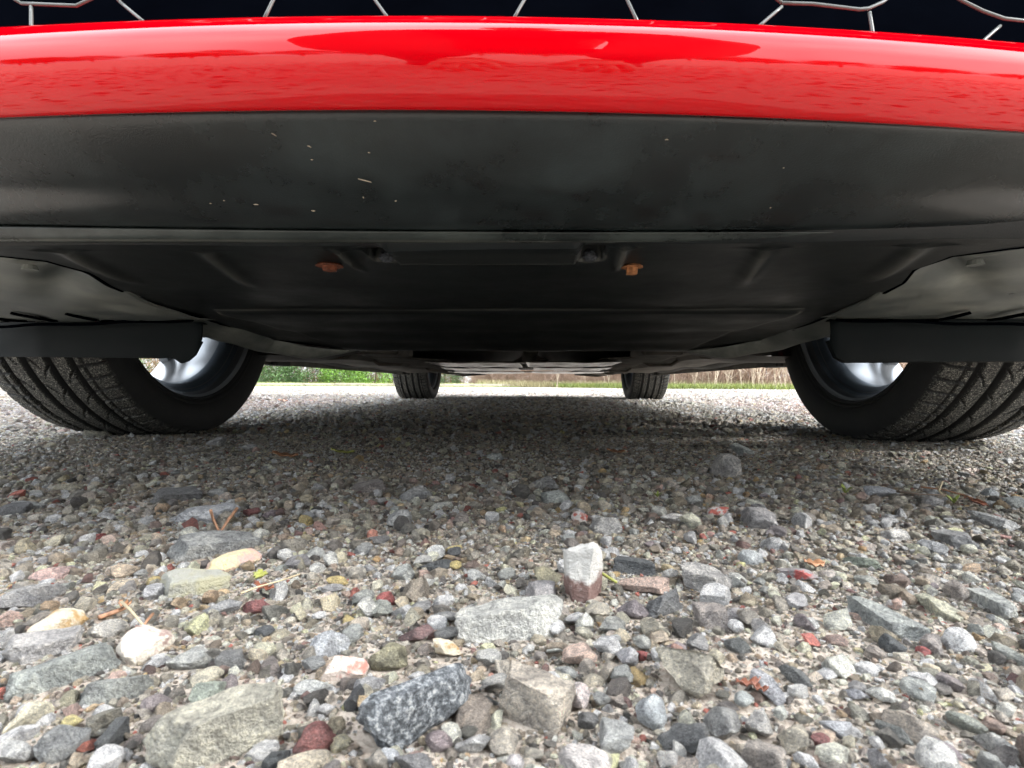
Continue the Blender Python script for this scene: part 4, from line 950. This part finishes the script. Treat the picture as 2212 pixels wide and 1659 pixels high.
make_gravel('gravel', [band(.42, 1.0, .0041, .0022, .0058), band(.10, .32, .0019, .0011, .0032), band(.32, .44, .0024, .0015, .0038), band(.10, .42, .0056, .0028, .0072, .7), band(.12, .62, .0125, .006, .0120, .75, keep=.62, lift=.0006), band(.12, .6, .021, .010, .016, .8, keep=.13, lift=.0006),
                       band(1.0, 1.15, .0052, .0032, .0085, .75), band(.42, 1.15, .0095, .0045, .0095, .6, keep=.35), band(.42, 1.15, .020, .008, .015, .6, keep=.35)], 'fine mixed gravel covering the ground in front of and under the car')
make_gravel('far_gravel', [band(1.15, 2.7, .0105, .0065, .017, .75), band(2.7, 7.0, .027, .012, .028, .7), band(7, 13, .11, .02, .04, .6), band(0, 0, .045, .012, .03, full=True, keep=.8)], 'gravel, coloured lighter for open daylight, stretching out behind the car to the verge')
# ---- litter: twigs, leaves, stems, seedlings
def W(px, py, z=.002): return onground(px, py, z)
def twig(pts, rad, key, name, label, cat, z0=.004):
    zz = z0 if isinstance(z0, (list, tuple)) else [z0] * len(pts)
    q = [W(*p, z=zz[i]) for i, p in enumerate(pts)]
    o = tube(name, q, [rad * (1 - .4 * i / len(pts)) for i in range(len(pts))], MT[key], None, 6); tag(o, label, cat); return o
MT['twig_orange'] = simple('orange_twig', (.26, .14, .08), .7, var=.35, scale=200); MT['leaf_red'] = simple('wet_red_leaf', (.16, .055, .03), .5, var=.5, scale=150); MT['stem_green'] = simple('yellow_green_stem', (.24, .25, .06), .5, var=.35, scale=150)
MT['leaf_orange'] = simple('orange_leaf', (.30, .15, .075), .55, var=.4, scale=180); MT['straw'] = simple('straw', (.34, .28, .18), .7, var=.25, scale=200)
def litter(name, px, py, lw, lh, key, label, cat='leaf', z=.006, curl=.35, n=9, yaw=0):
    g = W(px, py, z); L = lw / FPX * g.y; Wd = max(lh / FPX * g.y / max(CH / g.y, .25), L * .25); V = []; F = []
    for i in range(n):
        t = i / (n - 1) * 2 - 1; ww = math.sqrt(max(0, 1 - t * t)) * (1 + .25 * math.sin(i * 2.3)) * .5 + .03
        for j in (-1, 0, 1): V.append((t * L / 2, j * ww * Wd / 2, curl * L * (.25 * t * t + .22 * j * j) + .0008 * math.sin(i * 1.9 + j)))
    for i in range(n - 1):
        for j in range(2): a = i * 3 + j; F.append((a, a + 3, a + 4, a + 1))
    o = pydata(name, V, F, MT[key], None, True); o.modifiers.new('s', 'SOLIDIFY').thickness = .0004; o.location = (g.x, g.y, float(gz(g.x, g.y)) + z); o.rotation_euler = (.15, .1, yaw); tag(o, label, cat); return o
twig([(512, 1098), (492, 1125), (474, 1152)], .0012, 'twig_orange', 'twig', 'thin forked orange twig leaning against the pale block on the left', 'twig', [.016, .010, .004])
twig([(455, 1102), (462, 1124), (474, 1150)], .0011, 'twig_orange', 'twig', 'short orange twig arm on the face of the pale block', 'twig', [.02, .012, .005])
twig([(214, 1334), (248, 1322), (272, 1312)], .0011, 'twig_orange', 'twig', 'brown twig lying flat behind the lumpy cream stone', 'twig')
twig([(262, 1300), (282, 1318), (312, 1354)], .0007, 'straw', 'twig', 'pale broken twig pointing down at the lumpy cream stone', 'twig', [.010, .008, .008])
twig([(330, 1326), (318, 1340), (310, 1352)], .0007, 'twig_orange', 'twig', 'short brown twig right of the pale broken twig', 'twig', .008)
litter('dry_leaf', 270, 1308, 26, 14, 'leaf_orange', 'curled orange leaf scrap behind the lumpy cream stone')
twig([(520, 1282), (556, 1268), (600, 1256), (648, 1240)], .0005, 'straw', 'grass_stem', 'pale straw stem beside the orange leaf on the left', 'stem', .007)
litter('dry_leaf', 570, 1264, 52, 12, 'leaf_red', 'orange-red leaf lying beside the pale straw stem', yaw=-.3)
litter('dry_leaf', 562, 1240, 30, 18, 'stem_green', 'green and brown leaf scrap at the foot of the yellow-pink stone', yaw=-.8)
twig([(1272, 1216), (1292, 1234), (1312, 1246), (1332, 1258)], .0010, 'stem_green', 'grass_stem', 'yellow-green stem right of the tall white stone', 'stem', [.012, .008, .006, .005])
litter('dry_leaf', 1614, 1460, 60, 14, 'leaf_red', 'dark red-brown leaf scraps right of the pitted limestone', yaw=.3)
litter('dry_leaf', 1640, 1470, 34, 12, 'leaf_red', 'small red leaf scrap touching the long blue-grey stone', yaw=-.4)
litter('dry_leaf', 1758, 1217, 48, 16, 'leaf_orange', 'crumpled orange-brown leaf above the red-patched stone', yaw=.2)
litter('dry_leaf', 2091, 1012, 36, 8, 'quartz_pink', 'pale pinkish red leaf in the right distance', yaw=.1)
litter('dry_leaf', 616, 985, 56, 10, 'leaf_orange', 'dry orange leaf lying in the shade near the left tyre')
litter('dry_leaf', 740, 976, 50, 5, 'stem_green', 'green blade lying in the shade left of centre', cat='grass blade')
litter('dry_leaf', 1330, 975, 40, 8, 'leaf_orange', 'small pale orange leaf deep in the shade under the car')
litter('dry_leaf', 611, 866, 22, 7, 'leaf_orange', 'brown leaf on the bright gravel behind the left tyre', z=.012)
litter('dry_leaf', 672, 864, 10, 4, 'leaf_red', 'dark leaf speck on the bright gravel behind the left tyre', z=.01)
twig([(1990, 1052), (2040, 1058), (2090, 1072), (2112, 1082)], .0010, 'twig_orange', 'pine_needle', 'reddish brown pine needle pair at the right', 'twig', .006)
twig([(1936, 1062), (1990, 1068), (2060, 1070)], .0009, 'bark', 'pine_needle', 'dark straight needle beside the reddish ones at the right', 'twig', .005)
twig([(2036, 1040), (2028, 1060), (2040, 1072)], .0010, 'straw', 'grass_stem', 'pale straw tuft among the needles at the right', 'stem', [.014, .006, .004])
litter('dry_leaf', 2112, 1084, 26, 18, 'leaf_red', 'small red-brown leaf at the end of the pine needles')
def seedling(px, py, s, label):
    g = W(px, py); e = empty('seedling', (g.x, g.y, float(gz(g.x, g.y)) + .003)); tag(e, label, 'seedling')
    for k in range(5):
        a = 2 * math.pi * k / 5 + px; L = s * (1 + .3 * math.sin(k * 3)); dx, dy = math.cos(a), math.sin(a); V = []
        for t, wd in ((0, .12), (.35, .28), (.7, .22), (1, .02)): c = Vector((dx * L * t * .8, dy * L * t * .8, L * (1.1 * t - .45 * t * t))); V += [c + Vector((-dy, dx, 0)) * wd * L * .5, c - Vector((-dy, dx, 0)) * wd * L * .5]
        o = pydata('leaf', V, [(0, 2, 3, 1), (2, 4, 5, 3), (4, 6, 7, 5)], MT['grass'], e)
seedling(1826, 1066, .0105, 'pale green seedling in the gravel ahead of the right tyre')
seedling(2060, 1086, .0105, 'bright green seedling near the pine needles at the right')
seedling(1420, 1075, .007, 'tiny yellow-green sprout in the centre right middle ground')

# ================================================================== BACKGROUND
def leaf_mesh(name, n, fn, size, seed=0):
    rg = np.random.default_rng(seed); c = fn(rg, n); n = len(c)
    a = rg.normal(size=(n, 3)); a /= np.linalg.norm(a, axis=1)[:, None]; b_ = rg.normal(size=(n, 3)); b_ = b_ - (b_ * a).sum(1)[:, None] * a; b_ /= np.linalg.norm(b_, axis=1)[:, None]
    L = size * rg.uniform(.6, 1.4, (n, 1)); a = a * L; b_ = b_ * L * .42
    V = np.stack([c - a, c - b_ * .8, c + a, c + b_], 1).reshape(-1, 3); F = np.arange(4 * n).reshape(n, 4)
    me = bpy.data.meshes.new(name); me.from_pydata(V.tolist(), [], F.tolist()); me.update(); return me
def crown_fn(rx, ry, z0, z1, clumps, seed, cr_=.3, base=1.0):
    def fn(rg, n):
        cs = []
        for _ in range(clumps):
            t = rg.random(); z = z0 + (z1 - z0) * t; rr = math.sin(math.pi * min(1, (t * (1 - .12 * base) + .12 * base))) ** .6 if base < 1 else math.sqrt(max(.04, 1 - (t * .95) ** 2))
            an = rg.uniform(0, 6.28); q = rg.uniform(.35, 1) ** .5; cs.append((rx * rr * q * math.cos(an), ry * rr * q * math.sin(an), z))
        cs = np.array(cs); k = rg.integers(0, clumps, n); p = cs[k] + rg.normal(size=(n, 3)) * cr_ * np.array([1, 1, .75]); return p[p[:, 2] > .02]
    return fn
def limbs_mesh(name, h, spread, n, r0, seed):
    rd = random.Random(seed); V = []; F = []
    def add(pts, rs):
        v, f = tube_data(pts, rs, 6); o = len(V); V.extend(v); F.extend([tuple(i + o for i in q) for q in f])
    add([(0, 0, -.05), (.03 * h * rd.uniform(-1, 1), .02, h * .35), (.05 * h * rd.uniform(-1, 1), 0, h * .9)], [r0, r0 * .7, r0 * .2])
    for i in range(n):
        t = rd.uniform(.12, .75); a = rd.uniform(0, 6.28); L = spread * rd.uniform(.5, 1); s = Vector((0, 0, h * t)); e = s + Vector((math.cos(a) * L, math.sin(a) * L, L * rd.uniform(.4, 1)))
        add([s, (s + e) / 2 + Vector((0, 0, L * .1)), e], [r0 * .45, r0 * .28, r0 * .08])
    me = bpy.data.meshes.new(name); me.from_pydata([tuple(v) for v in V], [], F); me.update(); me.materials.append(MT['bark']); return me
def plant(name, cat, x, y, label, group, leaf_me, limb_me, s=1.0, rz=0, z=0):
    e = empty(name, (x, y, z), rz); e.scale = (s, s, s); tag(e, label, cat, group)
    if limb_me: link('trunk', limb_me, None, e)
    if leaf_me: link('crown', leaf_me, None, e)
    return e
def withmat(me, m): me.materials.append(MT[m]); return me
# low kerb and verge behind the lot on the left
xk0, xk1 = -16, 1.6
def X(px, d): return (px - CX) / FPX * d
ks = []
for i, x in enumerate(np.linspace(xk0, xk1, 14)[:-1]): pass
kerb = empty('kerb', (0, 18.6, 0)); tag(kerb, 'low mossy concrete kerb along the far left edge of the gravel', 'kerb')
kl = 1.0; nk = int((xk1 - xk0) / kl)
kme = None
for i in range(nk):
    bm = bmesh.new(); bbox(bm, xk0 + i * kl + .006, xk0 + (i + 1) * kl - .006, -.09, .09, -.1, .105 + .006 * math.sin(i * 2.7), bev=.012)
    bm_obj('kerb_stone', bm, MT['kerb'], kerb)
V = [(-300, 18.7, .085), (1.6, 18.7, .085), (6, 14, .02), (14, 12.2, .02), (300, 12, .02), (300, 300, .1), (-300, 300, .1)]
tag(pydata('verge', V, [tuple(range(7))], MT['verge']), kind='structure')
def strip_grass(name, pts, n, h, wd, key, label, seed, dep=.5):
    rg = np.random.default_rng(seed); P_ = np.array(pts, float); seg = rg.integers(0, len(P_) - 1, n); t = rg.random(n)[:, None]; c = P_[seg] * (1 - t) + P_[seg + 1] * t
    c[:, 1] += rg.uniform(-.1, dep, n); a = rg.uniform(0, 6.28, n); hh = h * rg.uniform(.4, 1.3, n); ln = rg.normal(0, .35, (n, 2)) * hh[:, None]
    V = np.zeros((n, 3, 3)); V[:, 0] = c; V[:, 1] = c; V[:, 0, 0] -= np.cos(a) * wd; V[:, 1, 0] += np.cos(a) * wd; V[:, 0, 1] -= np.sin(a) * wd; V[:, 1, 1] += np.sin(a) * wd; V[:, 2] = c; V[:, 2, 0] += ln[:, 0]; V[:, 2, 1] += ln[:, 1]; V[:, 2, 2] += hh
    me = bpy.data.meshes.new(name); me.from_pydata(V.reshape(-1, 3).tolist(), [], np.arange(3 * n).reshape(n, 3).tolist()); me.update(); o = link(name, me, MT[key]); tag(o, label, 'grass', kind='stuff'); return o
strip_grass('grass', [(-14, 18.65, .07), (1.6, 18.65, .07), (1.6, 18.65, .07)], 9000, .07, .012, 'grass', 'yellow-green moss and grass along the kerb on the left', 1, .35)
strip_grass('grass', [(-14, 18.35, 0), (1.6, 18.35, 0)], 5000, .035, .02, 'grass', 'moss at the foot of the kerb on the left', 2, .1)
strip_grass('grass', [(1.4, 17.5, 0), (3.2, 14.6, 0), (6, 13.0, 0), (12, 12.0, 0), (18, 12, 0)], 26000, .13, .014, 'grass', 'green grass at the foot of the brambles on the right', 3, .9)
strip_grass('grass', [(-1.2, 19, .05), (1.4, 17.8, 0), (3.2, 15.0, 0), (6, 13.4, 0), (12, 12.4, 0)], 9000, .20, .012, 'grassdry', 'straw-coloured grass under the brambles on the right', 4, .9)
# bushes on the left
lb = [withmat(leaf_mesh('crown', 9000, crown_fn(1.25, .9, .05, 1.5, 70, i, .16), .035, i), 'leaf_bright') for i in range(2)]
lm = [withmat(leaf_mesh('crown', 8000, crown_fn(1.3, .9, .05, 1.9, 60, i, .17), .04, 10 + i), 'leaf_mid') for i in range(2)]
ld = [withmat(leaf_mesh('crown', 5000, crown_fn(1.2, .9, .1, 2.2, 50, i, .26), .035, 20 + i), 'leaf_dry') for i in range(2)]
tb = [limbs_mesh('trunk', 1.6, .9, 10, .035, i) for i in range(2)]
for i, (px, d, kind, s, lab) in enumerate([(810, 20.3, 0, .95, 'bright green conifer bush just left of the left rear tyre'), (745, 20.6, 0, .95, 'bright green conifer bush behind the kerb, second from the rear tyre'), (665, 20.8, 1, 1, 'mid green shrub behind the kerb'),
        (600, 21, 1, .9, 'mid green shrub beside the brown leafless hedge'), (960, 21, 1, .6, 'small green shrub just right of the left rear tyre'), (1060, 21, 1, .45, 'low green shrub beside dark trunks in the centre distance'),
        (480, 21.5, 2, 1, 'brown half-bare bush hidden behind the left front tyre'), (560, 22, 2, 1.0, 'brown half-bare bush with sky showing through, at the left'), (380, 22, 2, 1.1, 'brown half-bare bush farther left behind the wheel'),
        (240, 21, 1, 1.1, 'green shrub beyond the left wheel'), (60, 21, 0, 1.1, 'bright conifer bush at the far left')]):
    plant(['conifer_bush', 'shrub', 'bare_bush'][kind], 'bush', X(px, d), d, lab, None, [lb, lm, ld][kind][i % 2], tb[i % 2], s, i * 1.7, .05)
# brambles and dry growth across the middle and right: a mass of thin stalks
def brambles(name, pts, n, h, key, label, seed, dep=1.6, rad=.007):
    rg = np.random.default_rng(seed); P_ = np.array(pts, float); seg = rg.integers(0, len(P_) - 1, n); t = rg.random(n)[:, None]; c = P_[seg] * (1 - t) + P_[seg + 1] * t
    c[:, 1] += rg.uniform(0, dep, n); c[:, 2] += rg.uniform(0, h * .9, n) * (rg.random(n) > .35); L = rg.uniform(.15, .6, n) * h; dr = rg.normal(0, 1, (n, 3)) * np.array([.55, .55, .5]); dr[:, 2] += .8; dr /= np.linalg.norm(dr, axis=1)[:, None]
    e = c + dr * L[:, None]; sd = np.cross(dr, np.array([0, 1, .1])); sd /= np.linalg.norm(sd, axis=1)[:, None] + 1e-6; sd2 = np.cross(dr, sd); r_ = rad * rg.uniform(.5, 1.5, (n, 1))
    V = np.stack([c + sd * r_, c - sd * r_ * .5 + sd2 * r_, c - sd * r_ * .5 - sd2 * r_, e], 1); F = np.array([[0, 1, 3], [1, 2, 3], [2, 0, 3]])[None] + 4 * np.arange(n)[:, None, None]
    me = bpy.data.meshes.new(name); me.from_pydata(V.reshape(-1, 3).tolist(), [], F.reshape(-1, 3).tolist()); me.update(); o = link(name, me, MT[key]); tag(o, label, 'brambles', kind='stuff'); return o
brambles('brambles', [(-1.5, 19.8, 0), (1.8, 18.4, 0), (3.6, 15.4, 0), (6.4, 13.8, 0), (13, 12.9, 0), (18, 13, 0)], 52000, 1.5, 'reed', 'reddish brown leafless bramble thicket along the right edge of the gravel', 5)
brambles('brambles', [(-16, 22.8, 0), (-2, 22.5, 0)], 14000, 2.0, 'leaf_dry', 'brown tangle of bare stems behind the bushes on the left', 6)
tb2 = []
for i in range(3):
    rd = random.Random(50 + i); V = []; F = []
    for k in range(3):
        x0 = rd.uniform(-.2, .2); lean = rd.uniform(-.6, .6); pts = [(x0 + lean * t + .04 * math.sin(t * 5 + k), .02 * math.sin(t * 4), t * 1.5) for t in np.linspace(0, 1, 6)]
        for PT, rr in [(pts, [.009, .008, .007, .006, .004, .002])] + [([pts[j], (pts[j][0] + rd.uniform(-.25, .25), .05, pts[j][2] + .22), (pts[j][0] + rd.uniform(-.4, .4), .06, pts[j][2] + .45)], [.006, .004, .002]) for j in (1, 1, 2, 2, 3, 4)]:
            v, f = tube_data(PT, rr, 5); o = len(V); V += v; F += [tuple(q + o for q in a) for a in f]
    me = bpy.data.meshes.new('trunk'); me.from_pydata([tuple(v) for v in V], [], F); me.update(); me.materials.append(MT['palebark']); tb2.append(me)
for i, (px, d) in enumerate([(1500, 14.1), (1528, 14.3), (1546, 13.8), (1572, 13.9), (1596, 13.6), (1626, 13.3), (1640, 13.4), (1668, 13.2), (1690, 13.1), (1205, 17.2), (1262, 16.6), (1310, 16.2), (1458, 14.6)]):
    o = plant('sapling', 'sapling', X(px, d), d, 'pale leafless sapling stem rising from the grass in front of the brambles', 'pale saplings at the bramble edge', None, tb2[i % 3], .55 + .5 * ((i * 7) % 5) / 5, (i * 2.1) % 6)
tk = limbs_mesh('trunk', 5, 1.6, 8, .13, 77)
for px, d, lab in ((1078, 20.2, 'dark tree trunk in the centre distance, left of its twin'), (1096, 20.6, 'dark tree trunk in the centre distance, right of its twin')):
    plant('tree', 'tree', X(px, d), d, lab, None, None, tk, .8, px)
# trees round the lot (beyond and behind the camera; seen in the paint)
lt = [withmat(leaf_mesh('crown', 7000, crown_fn(2.4, 2.4, 1.4, 6.8, 60, i, .55, .9), .13, 40 + i), 'leaf_dark') for i in range(3)]
tt_ = [limbs_mesh('trunk', 6, 2.2, 12, .17, 60 + i) for i in range(2)]
k = 0
for side, arr in (('beyond', [(x, 34 + 3 * math.sin(x), s) for x, s in zip(range(-40, 44, 7), [1, 1.1, .9, 1.2, 1, .9, 1.1, 1, .85, 1.1, 1, .9])]), ('behind', [(x, -30 + 3 * math.sin(x * 2), .85 + .25 * ((x * 7) % 5) / 5) for x in range(-42, 44, 4)])):
    for (x, y, s) in arr:
        plant('tree', 'tree', x, y, 'dark green tree in the row beyond the brambles' if side == 'beyond' else 'dark green tree in the row behind the photographer across the lot', 'trees ' + side + ' the lot', lt[k % 3], tt_[k % 2], s, k * 1.3); k += 1
# ================================================================== PERSON crouching behind the camera (reflected in the bumper)
def skin_mesh(name, verts, edges, radii, mat, parent, root=0, sub=2):
    me = bpy.data.meshes.new(name); me.from_pydata(verts, edges, []); me.update(); o = link(name, me, mat, parent); sk = o.modifiers.new('skin', 'SKIN')
    for i, r_ in enumerate(radii): me.skin_vertices[0].data[i].radius = (r_, r_) if not isinstance(r_, tuple) else r_
    me.skin_vertices[0].data[root].use_root = True; o.modifiers.new('sub', 'SUBSURF').levels = sub; o.modifiers['sub'].render_levels = sub; sk.use_smooth_shade = True; return o
MT['cloth'] = simple('dark_jacket', (.03, .033, .04), .85, var=.2); MT['denim'] = simple('dark_trousers', (.035, .04, .055), .9, var=.2); MT['skin'] = simple('skin', (.50, .30, .22), .55, var=.08); MT['hair'] = simple('brown_hair', (.05, .03, .02), .6)
per = empty('person', (0.02, -.60, 0)); per.scale = (1.15, 1.15, 1.15); tag(per, 'person in dark jacket crouching to take the picture, reflected in the red bumper', 'person')
bv = [(0, -.34, .44), (0, -.20, .60), (0, -.04, .74), (0, .10, .84), (0, .24, .88),
      (-.13, -.30, .42), (-.24, .06, .40), (-.20, -.10, .08), (-.20, .02, .03), (.13, -.30, .42), (.24, .06, .40), (.20, -.10, .08), (.20, .02, .03),
      (-.25, .10, .82), (-.27, .20, .46), (-.085, .38, .20), (.25, .10, .82), (.27, .20, .46), (.085, .38, .20)]
be = [(0, 1), (1, 2), (2, 3), (3, 4), (0, 5), (5, 6), (6, 7), (7, 8), (0, 9), (9, 10), (10, 11), (11, 12), (3, 13), (13, 14), (14, 15), (3, 16), (16, 17), (17, 18)]
br_ = [.19, .21, .22, .17, .06, .11, .08, .05, .04, .11, .08, .05, .04, .15, .14, .045, .15, .14, .045]
skin_mesh('body', bv, be, br_, MT['cloth'], per)
bm = bmesh.new(); bmesh.ops.create_icosphere(bm, subdivisions=4, radius=1)
for v in bm.verts:
    x, y, z = v.co; fy = y
    nose = max(0, 1 - math.hypot(x / .16, (z + .1) / .25)) * (y > 0) * .22; eye = sum(max(0, 1 - math.hypot((x - s * .38) / .2, (z - .05) / .14)) for s in (-1, 1)) * (y > 0) * .10; jaw = 1 - .22 * max(0, -z)
    v.co = Vector((x * .075 * jaw, (y + nose - eye) * .092, z * .115))
bm.transform(Matrix.Translation((0, .33, .95)) @ Matrix.Rotation(R(-42), 4, 'X')); bm_obj('head', bm, MT['skin'], per, True)
bm = bmesh.new(); bmesh.ops.create_icosphere(bm, subdivisions=3, radius=1); bmesh.ops.delete(bm, geom=[v for v in bm.verts if v.co.z < -.25 + .5 * max(0, v.co.y) * 1.2], context='VERTS')
for v in bm.verts: v.co = Vector((v.co.x * .083, v.co.y * .10, v.co.z * .125))
bm.transform(Matrix.Translation((0, .327, .956)) @ Matrix.Rotation(R(-42), 4, 'X')); bm_obj('hair', bm, MT['hair'], per, True)
for s in (-1, 1):
    wrist = Vector((s * .085, .38, .195)); palm = wrist + Vector((-s * .015, .055, -.045)); vs = [tuple(wrist), tuple(palm)]; es = [(0, 1)]; rr = [.024, (.03, .018)]
    for q in range(4):
        b0 = palm + Vector((s * (.030 - .02 * q), .012, .002)); L = (.062, .074, .07, .055)[q]; i0 = len(vs); vs += [tuple(b0), tuple(b0 + Vector((0, .5, -.55)) * L * .6), tuple(b0 + Vector((-s * .15, .35, -1.05)) * L * .7)]; es += [(1, i0), (i0, i0 + 1), (i0 + 1, i0 + 2)]; rr += [.009, .0085, .007]
    i0 = len(vs); t0 = wrist + Vector((-s * .035, .03, -.02)); vs += [tuple(t0), tuple(t0 + Vector((-s * .03, .03, -.03)))]; es += [(0, i0), (i0, i0 + 1)]; rr += [.011, .009]
    skin_mesh('hand', vs, es, rr, MT['skin'], per, 0, 1)
